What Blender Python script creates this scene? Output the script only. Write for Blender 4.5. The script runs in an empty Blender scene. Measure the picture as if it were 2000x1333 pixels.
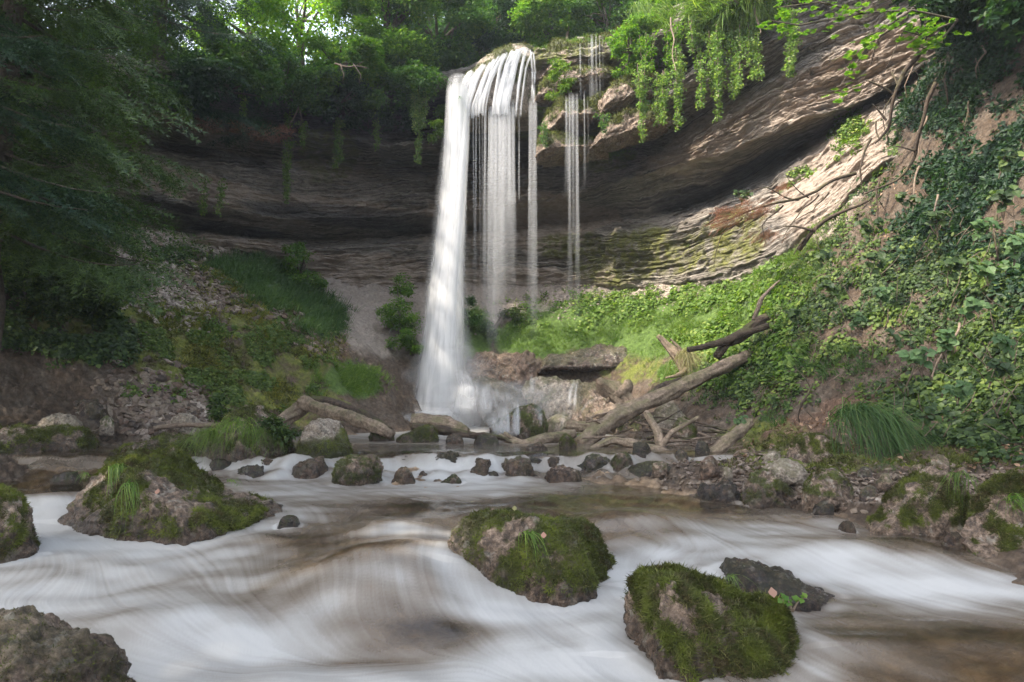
import bpy, math, random
import numpy as np
from mathutils import Vector

# ---------------------------------------------------------------- camera, sky, sun, exposure
scene = bpy.context.scene
COL = scene.collection
F = 1333.3                    # focal length in photo pixels (24 mm lens, 2000 px wide)
PITCH = math.atan((780 - 666.5) / F)
CAM = np.array([0.0, 0.0, 0.6])   # the upper pool's surface is z = 0
cd = bpy.data.cameras.new('camera'); cam = bpy.data.objects.new('camera', cd); COL.objects.link(cam)
cd.lens = 24; cd.sensor_width = 36; cd.clip_start = 0.05; cd.clip_end = 600
cam.location = CAM; cam.rotation_euler = (math.pi / 2 + PITCH, 0, 0)
scene.camera = cam

SUN_ELEV = math.radians(49)
SUN_DIR = Vector((-0.86, -0.42, 0)).normalized() * math.cos(SUN_ELEV) + Vector((0, 0, math.sin(SUN_ELEV)))
w = bpy.data.worlds.new('World'); scene.world = w; w.use_nodes = True
wn = w.node_tree; bg = wn.nodes['Background']
sky = wn.nodes.new('ShaderNodeTexSky'); sky.sky_type = 'NISHITA'; sky.sun_disc = False
sky.sun_elevation = SUN_ELEV
sky.sun_rotation = math.atan2(SUN_DIR.x, SUN_DIR.y)
sky.dust_density = 3.0; sky.air_density = 1.0; sky.ozone_density = 1.0
hs = wn.nodes.new('ShaderNodeHueSaturation'); hs.inputs['Saturation'].default_value = 0.48   # thin summer haze: a milky sky
wn.links.new(sky.outputs[0], hs.inputs['Color']); wn.links.new(hs.outputs[0], bg.inputs[0]); bg.inputs[1].default_value = 0.15
sl = bpy.data.lights.new('sun', 'SUN'); so = bpy.data.objects.new('sun', sl); COL.objects.link(so)
sl.energy = 2.0; sl.angle = math.radians(0.6); sl.color = (1.0, 0.90, 0.76)
so.rotation_euler = SUN_DIR.to_track_quat('Z', 'Y').to_euler()
scene.view_settings.view_transform = 'Standard'; scene.view_settings.look = 'None'
scene.view_settings.gamma = 1.0; scene.view_settings.exposure = 2.42
HAZE = 0.0013  # density of the haze added to lighten dark areas
scene.cycles.transparent_max_bounces = 24
scene.cycles.max_bounces = 6; scene.cycles.diffuse_bounces = 3; scene.cycles.glossy_bounces = 2
scene.cycles.transmission_bounces = 3; scene.cycles.caustics_reflective = False; scene.cycles.caustics_refractive = False

# ---------------------------------------------------------------- small helpers
CT, ST = math.cos(PITCH), math.sin(PITCH)
def P(px, py, d):
    """Point at photo pixel (px, py) that lies d metres ahead (world Y = d)."""
    a = (np.asarray(px, float) - 1000) / F; b = (666.5 - np.asarray(py, float)) / F
    ry = CT - b * ST; rz = ST + b * CT; t = np.asarray(d, float) / ry
    return np.stack(np.broadcast_arrays(a * t, ry * t, CAM[2] + rz * t), -1)
def proj(V):
    x, y, z = V[..., 0], V[..., 1], V[..., 2] - CAM[2]
    f = y * CT + z * ST; u = -y * ST + z * CT; f = np.maximum(f, 0.05)
    return 1000 + F * x / f, 666.5 - F * u / f
rng = np.random.default_rng(7); random.seed(7)
PERM = rng.permutation(256); PERM = np.concatenate([PERM, PERM, PERM])
GR = rng.normal(size=(256, 3)); GR /= np.linalg.norm(GR, axis=1)[:, None]
PERM = PERM.astype(np.int32); GRF = GR.astype(np.float32)
def perlin(x, y, z=0.0):
    x, y, z = (np.asarray(t, np.float32) for t in (x, y, z)); x, y, z = np.broadcast_arrays(x, y, z); shp = x.shape
    x, y, z = x.ravel(), y.ravel(), z.ravel()
    xi, yi, zi = (np.floor(t).astype(np.int32) for t in (x, y, z))
    xf, yf, zf = x - xi, y - yi, z - zi; xi &= 255; yi &= 255; zi &= 255
    u, v, s = (t * t * t * (t * (t * 6 - 15) + 10) for t in (xf, yf, zf)); out = np.zeros(len(x), np.float32)
    for i in (0, 1):
        a = PERM[xi + i]; wu = u if i else 1 - u
        for j in (0, 1):
            b = PERM[a + ((yi + j) & 255)]; wv = wu * (v if j else 1 - v)
            for k in (0, 1):
                g = GRF[PERM[b + ((zi + k) & 255)]]
                out += (g[:, 0] * (xf - i) + g[:, 1] * (yf - j) + g[:, 2] * (zf - k)) * wv * (s if k else 1 - s)
    out = (out * 1.6).astype(float).reshape(shp); return out if out.ndim else float(out)
def fbm(x, y, z=0.0, o=4, g=0.5):
    t = 0; a = 1.0; f = 1.0
    for i in range(o):
        t = t + a * perlin(np.asarray(x) * f + 17.3 * i, np.asarray(y) * f - 9.1 * i, np.asarray(z) * f + 4.7 * i); a *= g; f *= 2.03
    return t
def hsh(n, s=0.0):
    v = np.sin(np.asarray(n, float) * 12.9898 + s * 78.233) * 43758.5453
    return v - np.floor(v)
def sstep(a, b, x):
    t = np.clip((np.asarray(x, float) - a) / (b - a), 0, 1); return t * t * (3 - 2 * t)
def blobs(X, Y, L):
    """Soft patches given as (x, y, rx, ry, degrees)."""
    m = 0
    for b in L:
        x, y, rx, ry = b[:4]; a = math.radians(b[4]) if len(b) > 4 else 0
        dx, dy = X - x, Y - y
        q = ((dx * math.cos(a) + dy * math.sin(a)) / rx) ** 2 + ((-dx * math.sin(a) + dy * math.cos(a)) / ry) ** 2
        m = np.maximum(m, np.exp(-q ** 1.5 * 0.9))
    return m
def rbf_fit(C, val, smooth=0.0):
    C = np.asarray(C, float); n = len(C)
    D = np.linalg.norm(C[:, None] - C[None], axis=2)
    A = np.zeros((n + 3, n + 3)); A[:n, :n] = D - smooth * np.eye(n); A[:n, n] = 1; A[:n, n + 1:] = C
    A[n, :n] = 1; A[n + 1:, :n] = C.T
    b = np.zeros(n + 3); b[:n] = val
    return C, np.linalg.solve(A, b)
def rbf_eval(R, X, Y):
    C, wt = R; n = len(C); out = wt[n] + wt[n + 1] * X + wt[n + 2] * Y
    for i in range(n): out = out + wt[i] * np.hypot(X - C[i, 0], Y - C[i, 1])
    return out

def mesh_np(name, V, Fc, mat=None, parent=None, smooth=True, attrs=None, uv=None, loc=None):
    V = np.asarray(V, np.float32).reshape(-1, 3); Fc = np.asarray(Fc, np.int32)
    me = bpy.data.meshes.new(name); nf, k = Fc.shape
    me.vertices.add(len(V)); me.loops.add(nf * k); me.polygons.add(nf)
    if loc is not None: V = V - np.asarray(loc, np.float32)
    me.vertices.foreach_set('co', V.ravel()); me.loops.foreach_set('vertex_index', Fc.ravel())
    me.polygons.foreach_set('loop_start', np.arange(0, nf * k, k, dtype=np.int32))
    me.polygons.foreach_set('use_smooth', np.full(nf, smooth))
    me.update(calc_edges=True)
    for a, v in (attrs or {}).items():
        at = me.attributes.new(a, 'FLOAT', 'POINT'); at.data.foreach_set('value', np.asarray(v, np.float32).ravel())
    if uv is not None:
        ul = me.uv_layers.new(name='flow'); ul.data.foreach_set('uv', np.asarray(uv, np.float32)[Fc.ravel()].ravel())
    if mat: me.materials.append(mat)
    o = bpy.data.objects.new(name, me); COL.objects.link(o)
    if loc is not None: o.location = loc
    if parent is not None:
        o.parent = parent
        if loc is None: o.matrix_parent_inverse = parent.matrix_basis.inverted()
    return o
def tag(o, label=None, cat=None, group=None, kind=None):
    if label: o['label'] = label
    if cat: o['category'] = cat
    if group: o['group'] = group
    if kind: o['kind'] = kind
    return o
def empty(name, loc):
    o = bpy.data.objects.new(name, None); COL.objects.link(o); o.location = [float(v) for v in loc]
    o.empty_display_size = 0.2
    return o
def grid_faces(nr, nc):
    i = np.arange(nr - 1)[:, None] * nc + np.arange(nc - 1)[None]
    return np.stack([i, i + 1, i + nc + 1, i + nc], -1).reshape(-1, 4)
def grid_normals(V):
    du = np.gradient(V, axis=1); dv = np.gradient(V, axis=0); n = np.cross(du, dv)
    return n / (np.linalg.norm(n, axis=2)[..., None] + 1e-9)

# ---------------------------------------------------------------- node helpers
class NT:
    def __init__(s, name):
        s.m = bpy.data.materials.new(name); s.m.use_nodes = True; s.t = s.m.node_tree; s.n = s.t.nodes; s.l = s.t.links
        s.n.clear(); s.out = s.n.new('ShaderNodeOutputMaterial')
    def add(s, typ, ins=None, **kw):
        nd = s.n.new(typ)
        for k, v in kw.items(): setattr(nd, k, v)
        for k, v in (ins or {}).items(): s.set(nd.inputs[k], v)
        return nd
    def set(s, sock, v):
        if isinstance(v, bpy.types.NodeSocket): s.l.new(v, sock)
        elif isinstance(v, (tuple, list)) and len(v) == 3 and sock.type == 'RGBA': sock.default_value = (*v, 1)
        else: sock.default_value = v
    def pos(s): return s.add('ShaderNodeNewGeometry').outputs['Position']
    def obj(s): return s.add('ShaderNodeTexCoord').outputs['Object']
    def attr(s, a): return s.add('ShaderNodeAttribute', attribute_name=a).outputs['Fac']
    def map(s, v, sc=(1, 1, 1), rot=(0, 0, 0)):
        return s.add('ShaderNodeMapping', {'Vector': v, 'Scale': sc, 'Rotation': rot}).outputs[0]
    def noise(s, v, sc, det=6, rough=0.6, dist=0.0):
        return s.add('ShaderNodeTexNoise', {'Vector': v, 'Scale': sc, 'Detail': det, 'Roughness': rough, 'Distortion': dist}).outputs['Fac']
    def math(s, op, a, b=0.0, clamp=False):
        nd = s.add('ShaderNodeMath', operation=op, use_clamp=clamp); s.set(nd.inputs[0], a); s.set(nd.inputs[1], b); return nd.outputs[0]
    def rng(s, v, a, b, c=0.0, d=1.0):
        return s.add('ShaderNodeMapRange', {'Value': v, 'From Min': a, 'From Max': b, 'To Min': c, 'To Max': d}).outputs[0]
    def mix(s, f, a, b, mode='MIX'):
        nd = s.add('ShaderNodeMix', data_type='RGBA', blend_type=mode)
        s.set(nd.inputs[0], f); s.set(nd.inputs[6], a); s.set(nd.inputs[7], b); return nd.outputs[2]
    def ramp(s, v, stops):
        nd = s.add('ShaderNodeValToRGB', {'Fac': v}); cr = nd.color_ramp
        while len(cr.elements) < len(stops): cr.elements.new(0.5)
        for e, (p, c) in zip(cr.elements, stops): e.position = p; e.color = (*c, 1)
        return nd.outputs[0]
    def bump(s, h, st=0.5, dist=0.02):
        return s.add('ShaderNodeBump', {'Height': h, 'Strength': st, 'Distance': dist}).outputs[0]
    def upness(s):
        g = s.add('ShaderNodeNewGeometry'); return s.add('ShaderNodeSeparateXYZ', {0: g.outputs['Normal']}).outputs[2]
    def island(s): return s.add('ShaderNodeNewGeometry').outputs['Random Per Island']
    def bsdf(s, col, rough=0.8, spec=0.3, normal=None):
        b = s.add('ShaderNodeBsdfPrincipled', {'Base Color': col, 'Roughness': rough, 'Specular IOR Level': spec})
        if normal is not None: s.set(b.inputs['Normal'], normal)
        return b.outputs[0]
    def done(s, sh): s.l.new(sh, s.out.inputs[0]); return s.m

def leaf_mat(name, c1, c2, c3=None, trans=0.45, tcol=None, rough=0.55):
    """Leaves: thin blades, part of the light passes through; hue varies leaf by leaf and clump by clump."""
    s = NT(name); r = s.island(); p = s.pos()
    col = s.ramp(r, [(0.0, c1), (0.75, c2), (1.0, c3 or c2)])
    col = s.mix(s.rng(s.noise(p, 1.3, 2), 0.35, 0.65, 0.0, 0.5), col, s.mix(1.0, col, (0.6, 0.75, 0.7), 'MULTIPLY'))
    a = s.bsdf(col, rough, 0.3)
    t = s.add('ShaderNodeBsdfTranslucent', {'Color': s.mix(1.0, col, tcol or (1.3, 1.5, 0.5), 'MULTIPLY')}).outputs[0]
    return s.done(s.add('ShaderNodeMixShader', {0: trans, 1: a, 2: t}).outputs[0])
def bark_mat(name, c1, c2, moss=0.0, sc=1.0):
    s = NT(name); p = s.pos()
    v = s.noise(s.map(p, (1, 1, 1)), 22 * sc, 8, 0.7, 0.6); v2 = s.noise(p, 6 * sc, 4)
    col = s.ramp(v, [(0.3, c1), (0.68, c2)])
    col = s.mix(s.rng(v2, 0.45, 0.7, 0, 0.6), col, tuple(x * 0.5 for x in c1))
    if moss: col = s.mix(s.math('MULTIPLY', s.rng(s.noise(p, 4, 5), 0.45, 0.6), s.rng(s.upness(), -0.2, 0.8, 0, moss)), col, (0.07, 0.085, 0.02))
    return s.done(s.bsdf(col, 0.85, 0.25, s.bump(v, 0.9, 0.02)))
# ---------------------------------------------------------------- materials of the setting
def mat_cliff():
    s = NT('bedded limestone'); p = s.pos(); bed = s.attr('bed')
    thin = s.noise(s.add('ShaderNodeCombineXYZ', {0: s.math('MULTIPLY', s.add('ShaderNodeSeparateXYZ', {0: p}).outputs[0], 0.5), 1: 0.0, 2: s.math('MULTIPLY', bed, 20.0)}).outputs[0], 1.0, 5, 0.65, 0.3)
    big = s.noise(p, 0.55, 4); fine = s.noise(p, 9, 9, 0.7); fine2 = s.noise(s.map(p, (1, 1, 3.2)), 5, 8, 0.72)
    col = s.ramp(thin, [(0.34, (0.055, 0.048, 0.042)), (0.43, (0.18, 0.155, 0.13)), (0.53, (0.32, 0.28, 0.235)), (0.66, (0.50, 0.45, 0.39))])
    col = s.mix(s.rng(fine2, 0.38, 0.64), s.mix(1.0, col, (0.5, 0.48, 0.47), 'MULTIPLY'), col)
    col = s.mix(s.rng(big, 0.42, 0.62, 0, 0.55), col, s.mix(1.0, col, (0.62, 0.66, 0.70), 'MULTIPLY'))
    col = s.mix(s.attr('pale'), col, s.ramp(fine2, [(0.35, (0.21, 0.165, 0.13)), (0.5, (0.31, 0.25, 0.20)), (0.7, (0.42, 0.35, 0.29))]))
    col = s.mix(s.attr('dark'), col, s.mix(1.0, col, (0.22, 0.23, 0.25), 'MULTIPLY'))  # painted shade: multiplies the rock colour down
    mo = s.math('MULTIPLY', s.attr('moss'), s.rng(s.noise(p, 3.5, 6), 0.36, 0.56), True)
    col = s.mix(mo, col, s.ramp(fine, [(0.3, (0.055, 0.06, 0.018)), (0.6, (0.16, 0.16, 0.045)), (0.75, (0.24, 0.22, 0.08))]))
    ro = s.rng(big, 0.3, 0.7, 0.55, 0.9)
    h = s.math('ADD', s.math('MULTIPLY', fine2, 1.0), s.math('ADD', s.math('MULTIPLY', fine, 0.4), s.math('MULTIPLY', thin, 1.4)))
    return s.done(s.bsdf(col, ro, 0.3, s.bump(h, 0.9, 0.07)))
def mat_ground():
    s = NT('bank soil and scree'); p = s.pos()
    fine = s.noise(p, 14, 9, 0.72); mid = s.noise(p, 3, 6, 0.65)
    vor = s.add('ShaderNodeTexVoronoi', {'Vector': p, 'Scale': 9.0, 'Randomness': 1.0}); vd = vor.outputs['Distance']; vc = s.add('ShaderNodeSeparateColor', {0: vor.outputs['Color']}).outputs[0]
    dirt = s.ramp(fine, [(0.3, (0.028, 0.02, 0.014)), (0.5, (0.072, 0.05, 0.034)), (0.68, (0.13, 0.092, 0.062))])
    dirt = s.mix(s.rng(mid, 0.45, 0.62, 0, 0.7), dirt, s.ramp(fine, [(0.3, (0.045, 0.036, 0.028)), (0.65, (0.16, 0.13, 0.10))]))
    scr = s.ramp(vc, [(0.0, (0.22, 0.175, 0.14)), (0.5, (0.36, 0.30, 0.245)), (1.0, (0.52, 0.45, 0.38))])
    scr = s.mix(s.rng(fine, 0.35, 0.6), s.mix(1.0, scr, (0.5, 0.47, 0.44), 'MULTIPLY'), scr)
    col = s.mix(s.attr('scree'), dirt, scr)
    red = s.ramp(fine, [(0.3, (0.05, 0.03, 0.02)), (0.5, (0.12, 0.07, 0.045)), (0.7, (0.22, 0.14, 0.095))])
    silt = s.ramp(fine, [(0.3, (0.17, 0.14, 0.115)), (0.5, (0.25, 0.21, 0.175)), (0.7, (0.33, 0.285, 0.24))]); col = s.mix(s.attr('silt'), col, silt)
    col = s.mix(s.attr('litter'), col, red)
    mo = s.math('MULTIPLY', s.attr('moss'), s.rng(mid, 0.36, 0.54), True)
    col = s.mix(mo, col, s.ramp(fine, [(0.3, (0.05, 0.06, 0.014)), (0.55, (0.12, 0.135, 0.025)), (0.75, (0.20, 0.19, 0.045))]))
    col = s.mix(s.attr('grass'), col, s.ramp(fine, [(0.3, (0.03, 0.055, 0.012)), (0.7, (0.10, 0.16, 0.03))]))
    col = s.mix(s.attr('bed'), col, s.ramp(s.noise(p, 5, 5), [(0.32, (0.05, 0.035, 0.022)), (0.5, (0.20, 0.135, 0.08)), (0.66, (0.46, 0.33, 0.21))]))
    h = s.math('ADD', s.math('MULTIPLY', fine, 1.0), s.math('MULTIPLY', vd, -0.6))
    ro = s.mix(s.attr('bed'), (0.9, 0.9, 0.9), (0.35, 0.35, 0.35))
    return s.done(s.bsdf(col, ro, 0.3, s.bump(h, 1.0, 0.05)))
def mat_stream():
    """Clear, tinted water where it runs smooth; white aerated silk where it breaks."""
    s = NT('stream water'); p = s.pos(); fo = s.attr('foam'); st = s.attr('silk')
    st2 = s.math('ADD', s.math('MULTIPLY', st, 1.0), 0.0)
    f = s.math('ADD', fo, s.math('MULTIPLY', st2, s.rng(fo, 0.0, 0.35, 0.25, 0.8)), True)
    al = s.rng(f, 0.0, 0.62, 0.10, 1.0)
    nrm = s.bump(st, 0.2, 0.012)
    clear = s.add('ShaderNodeMixShader', {0: s.add('ShaderNodeFresnel', {'IOR': 1.33, 'Normal': nrm}).outputs[0],
        1: s.add('ShaderNodeBsdfTransparent', {'Color': (0.80, 0.74, 0.62)}).outputs[0],
        2: s.add('ShaderNodeBsdfGlossy', {'Color': (1, 1, 1), 'Roughness': 0.18, 'Normal': nrm}).outputs[0]}).outputs[0]
    wc = s.ramp(f, [(0.0, (0.15, 0.105, 0.065)), (0.3, (0.225, 0.185, 0.145)), (0.6, (0.28, 0.265, 0.242)), (0.95, (0.42, 0.415, 0.40))])
    white = s.bsdf(wc, 0.55, 0.25, nrm)
    tr = s.add('ShaderNodeBsdfTranslucent', {'Color': wc}).outputs[0]
    white = s.add('ShaderNodeMixShader', {0: 0.2, 1: white, 2: tr}).outputs[0]
    return s.done(s.add('ShaderNodeMixShader', {0: al, 1: clear, 2: white}).outputs[0])
def mat_fall(name, dens, su=40.0, power=1.2, col=(0.70, 0.705, 0.71)):
    """Falling water blurred by its own speed: dense in the middle of each body, thinning to nothing at its edge."""
    s = NT(name); uv = s.add('ShaderNodeTexCoord').outputs['UV']
    sx = s.add('ShaderNodeSeparateXYZ', {0: uv})
    v = s.add('ShaderNodeCombineXYZ', {0: s.math('MULTIPLY', sx.outputs[0], su), 1: s.math('MULTIPLY', sx.outputs[1], 0.7), 2: 0.0}).outputs[0]
    nz = s.noise(v, 1.0, 4, 0.6)
    fc = s.add('ShaderNodeLayerWeight', {'Blend': 0.5}).outputs['Facing']
    core = s.math('POWER', s.math('SUBTRACT', 1.0, fc, True), power)
    a = s.math('MULTIPLY', s.math('MULTIPLY', core, s.rng(nz, 0.25, 0.7, 0.45, 1.15)), s.math('MULTIPLY', s.attr('body'), dens), True)
    d = s.add('ShaderNodeBsdfDiffuse', {'Color': col}).outputs[0]; t = s.add('ShaderNodeBsdfTranslucent', {'Color': col}).outputs[0]
    w_ = s.add('ShaderNodeMixShader', {0: 0.4, 1: d, 2: t}).outputs[0]
    return s.done(s.add('ShaderNodeMixShader', {0: a, 1: s.add('ShaderNodeBsdfTransparent').outputs[0], 2: w_}).outputs[0])
def mat_boulder(name='wet boulder rock', c=((0.05, 0.038, 0.03), (0.17, 0.12, 0.085), (0.40, 0.30, 0.225)), moss=1.0, rough=0.6):
    s = NT(name); p = s.pos(); fine = s.noise(p, 26, 9, 0.78); mid = s.noise(p, 6.0, 6, 0.65); g = s.noise(p, 90, 3)
    col = s.ramp(fine, [(0.37, c[0]), (0.5, c[1]), (0.62, c[2])])
    lich = s.noise(p, 15, 3, .5); col = s.mix(s.rng(lich, .60, .66, 0, .55), col, (0.40, 0.37, 0.31)); col = s.mix(s.rng(s.noise(p, 11, 7, .75), .55, .62, 0, .8), col, (0.025, 0.02, 0.016))
    col = s.mix(s.rng(mid, 0.4, 0.6, 0, 0.7), col, s.mix(1.0, col, (0.5, 0.48, 0.45), 'MULTIPLY'))
    mo = s.math('MULTIPLY', s.math('MULTIPLY', s.attr('moss'), moss), s.rng(fine, 0.3, 0.5), True)
    col = s.mix(mo, col, s.ramp(g, [(0.3, (0.022, 0.03, 0.008)), (0.6, (0.075, 0.085, 0.018)), (0.8, (0.13, 0.14, 0.03))]))
    wet = s.attr('wet'); col = s.mix(wet, col, s.mix(1.0, col, (0.42, 0.40, 0.38), 'MULTIPLY'))
    h = s.math('ADD', fine, s.math('MULTIPLY', g, 0.25))
    return s.done(s.bsdf(col, s.math('SUBTRACT', s.rng(mid, 0.35, 0.65, rough - 0.2, rough + 0.2), s.math('MULTIPLY', wet, 0.3)), 0.4, s.bump(h, 1.0, 0.03)))
M = dict(cliff=mat_cliff(), ground=mat_ground(), stream=mat_stream(),
    fall=mat_fall('falling water', 1.15, 22, 1.5), strand=mat_fall('falling strand', 0.5, 3, 1.8), spray=mat_fall('spray', 0.5, 2, 2.2),
    rock=mat_boulder(), paler=mat_boulder('pale limestone rock', ((0.10, 0.08, 0.06), (0.27, 0.22, 0.17), (0.46, 0.40, 0.32)), 1.0, 0.75),
    wet=mat_boulder('dark wet stone', ((0.025, 0.02, 0.018), (0.075, 0.055, 0.045), (0.20, 0.13, 0.09)), 0.8, 0.35),
    ruddy=mat_boulder('reddish cobble', ((0.05, 0.032, 0.024), (0.14, 0.09, 0.062), (0.30, 0.205, 0.145)), 0.3, 0.4))

# ---------------------------------------------------------------- water level and stream bed
def T(px, py, d): return P(px, py, d)
_lv = [(1.2, -0.60), (2.75, -0.54), (3.4, -0.47), (4.1, -0.385), (4.6, -0.33), (5.3, -0.275), (6.8, -0.235), (7.15, -0.215), (7.42, -0.16), (7.62, -0.02), (7.9, 0.0), (40, 0.0)]
def water_z(X, Y):
    Yw = Y + 0.22 * perlin(X * 1.4, 0.3, 8.8) * np.exp(-((Y - 7.5) / 1.0) ** 2)
    b = np.interp(Yw, [a for a, _ in _lv], [z for _, z in _lv])
    def bump(px, py, d, rx, ry, h, a=0.0):
        c = P(px, py, d); a = math.radians(a); dx, dy = X - c[0], Y - c[1]
        return h * np.exp(-((dx * math.cos(a) + dy * math.sin(a)) / rx) ** 2 - ((-dx * math.sin(a) + dy * math.cos(a)) / ry) ** 2)
    b = b + bump(760, 1120, 3.95, 0.55, 0.42, 0.17) + bump(770, 1040, 4.75, 0.38, 0.28, 0.09) - bump(600, 1230, 3.1, 0.5, 0.2, 0.05)
    b = b + bump(1230, 1020, 4.9, 0.42, 0.35, 0.11, -20) + bump(1420, 1130, 3.9, 0.28, 0.25, 0.08) + bump(1620, 1080, 4.3, 0.5, 0.25, 0.07, -15)
    b = b + bump(100, 960, 5.6, 0.7, 0.35, 0.10) + bump(1800, 1080, 4.3, 0.35, 0.3, 0.08) + bump(330, 1190, 3.4, 0.45, 0.25, 0.08)
    b = b + bump(1750, 1260, 3.1, 0.6, 0.3, 0.05) + bump(1000, 965, 6.0, 1.2, 0.5, 0.03)
    wv = sstep(9.5, 6.5, Y)
    b = b + wv * 0.035 * perlin(X * 1.3, Y * 1.9, 1.5) + wv * 0.012 * perlin(X * 4, Y * 5, 7)
    weir = np.exp(-((Y - 7.4) / 0.5) ** 2)
    return b + weir * 0.05 * perlin(X * 4.3, Y * 1.5, 3) 
# bank control points: photo pixel and distance
G = [(0,810,8.8),(0,700,9.2),(0,600,9.8),(0,500,10.8),(0,420,12),(-300,400,10),(-300,700,8),(-300,840,6.5),(-300,870,6),(0,868,8.2),
 (150,800,9.5),(150,700,9.9),(150,600,10.8),(150,500,12.2),(180,845,9.3),(90,862,8.6),
 (250,810,9.9),(280,700,10.7),(250,600,11.8),(250,520,13),(240,450,14.4),(300,838,9.6),
 (400,790,10.8),(400,720,11.4),(400,620,12.4),(385,562,13.2),(350,470,15.4),(430,500,16.2),(330,520,13.7),
 (470,830,10.8),(520,790,11.6),(520,700,12.3),(520,630,12.9),(500,588,13.3),(540,560,15.6),
 (560,815,11.9),(640,765,12.6),(640,710,13.1),(630,668,13.6),(560,590,15.6),(640,620,16),(660,650,15.7),
 (620,570,18.0),(560,520,17.9),(700,560,18.8),(850,560,19.5),(700,640,16.8),(720,700,15.3),(750,745,14.6),(700,800,13.2),(770,800,14.2),(740,828,12.6),
 (900,640,17.4),(900,690,16.6),(900,720,16.2),(860,800,15.9),(950,805,15.5),(900,836,14.2),
 (1000,600,18),(1050,620,17.4),(1000,650,17.0),(1050,688,16.2),(1040,705,15.9),(1050,800,15.5),
 (1150,560,18.4),(1200,600,17),(1200,640,16.3),(1200,688,15.5),(1250,690,15.1),(1180,735,15.3),(1190,800,14.8),(1150,840,12.5),(1100,838,13.6),
 (1300,549,16.4),(1350,590,15),(1350,640,14.2),(1330,700,13.4),(1300,760,12.6),(1300,820,11.2),(1220,855,10.4),(1290,868,9.6),(1345,880,8.8),
 (1412,530,15.2),(1450,560,13.9),(1450,620,12.6),(1450,700,11.4),(1430,780,10.4),(1400,850,9.5),(1400,885,8.6),
 (1500,485,14),(1540,470,13.5),(1540,540,11.9),(1540,620,10.9),(1540,700,10),(1530,780,9.3),(1530,830,8.6),(1530,870,7.9),(1480,900,7.3),
 (1640,400,12.3),(1690,320,12.6),(1650,480,10.9),(1650,600,9.7),(1650,720,8.9),(1650,800,8.3),(1650,860,7.4),(1620,900,6.8),
 (1750,250,12.0),(1750,350,10.9),(1750,480,9.9),(1750,620,8.9),(1750,740,8.2),(1750,820,7.5),(1750,890,6.6),
 (1850,50,12.0),(1850,200,10.7),(1850,350,9.7),(1850,500,8.8),(1850,650,8.0),(1850,780,7.3),(1850,860,6.6),(1850,910,6.0),
 (2000,-50,10.4),(2000,150,9.2),(2000,350,8.2),(2000,550,7.4),(2000,700,6.8),(2000,820,6.2),(2000,920,5.5),(2000,965,5.0),
 (2300,0,8.4),(2300,400,6.7),(2300,800,5.1),(2300,1000,4.2),(2300,1060,3.9),
 (1400,935,6.4),(1500,950,5.9),(1600,950,5.8),(1700,990,5.25),(1800,1010,4.95),(1900,1030,4.75),(1970,1060,4.4)]
gp = [P(*g) for g in G]
# submerged bed and far outer ground
for x, y in [(-9,0),(-5,1),(-2,1),(0,1),(2,1),(3.2,2),(-6,3),(-3,3),(-1,3),(1,3),(2.3,3),(-6,5),(-3,5),(-1,5),(1,5),(2.2,4.4),(-5,6.5),(-2.5,6.5),(0,6.5),(1.2,6.4),(-5,7.5),(-3,7.6),(-1,7.6),(0.9,7.6),
             (-4.4,9),(-2,9),(0,9),(1.3,8.6),(-2.2,10.6),(0,11),(-1.2,13),(0.5,13),(-1.6,14.6),(-0.6,15.2),(0.6,14.9),(2.2,5.6)]:
    gp.append(np.array([x, y, float(water_z(np.array(x), np.array(y))) - (0.30 if y > 8 else 0.17)]))
for x, y, z in [(-20,-5,1),(-16,6,4),(-18,14,7),(-10,-8,0.2),(0,-10,-0.8),(8,-8,0.4),(12,0,4),(13,7,7),(6,3,1.2),(7,0,1.0),(5,-4,0.2),(-12,2,1.2),(3.9,3.0,0.1),(0,30,6),(-12,28,6),(12,28,6)]:
    gp.append(np.array([x, y, float(z)]))
gp = np.array(gp); GR_ = rbf_fit(gp[:, :2], gp[:, 2], 0.004)
def ground_z(X, Y): return rbf_eval(GR_, np.asarray(X, float), np.asarray(Y, float))
def polar(px0, px1, nc, d0, d1, nr, pw=1.0):
    """Grid of ground points, fine near the camera's side of the valley and coarser far off."""
    a = (np.linspace(px0, px1, nc) - 1000) / F
    d = np.exp(np.linspace(math.log(d0), math.log(d1), nr))
    return a[None] * d[:, None], np.repeat(d[:, None], nc, 1)

# ---- ground
X, Y = polar(-1100, 3100, 1450, 1.1, 24, 820)
X = X.copy(); Z0 = ground_z(X, Y)
wz = water_z(X, Y); sub = sstep(0.0, -0.10, Z0 - wz) * (Y < 16.5)
rough = fbm(X * 1.1, Y * 1.1, Z0 * 1.1, 3) * 0.10 + fbm(X * 4.5, Y * 4.5, Z0 * 4.5, 4, 0.6) * 0.055
blk = perlin(X * 2.2, Y * 2.2, Z0 * 2.4); blk2 = perlin(X * 7 + 3, Y * 7, Z0 * 8)
rough = rough + np.sign(blk) * np.sqrt(np.abs(blk)) * 0.05 + np.abs(blk2) * 0.05 + 0.02 * fbm(X * 14, Y * 14, Z0 * 14, 3, .7)
cob = perlin(X * 5.0, Y * 5.0, 2.0); rough = rough * (1 - 0.35 * sub) + sub * (np.maximum(cob, 0) ** 0.6 * 0.07)
Z = Z0 + rough * np.clip((Y - 1) / 6, 0.35, 1)
V = np.stack([X, Y, Z], -1); px, py = proj(V)
nb = fbm(X * 2.5, Y * 2.5, Z * 2.5, 4)
def patch(L, lo=0.35, hi=0.6, a=0.25): return sstep(lo, hi, blobs(px, py, L) + nb * a)
A = {}
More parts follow.
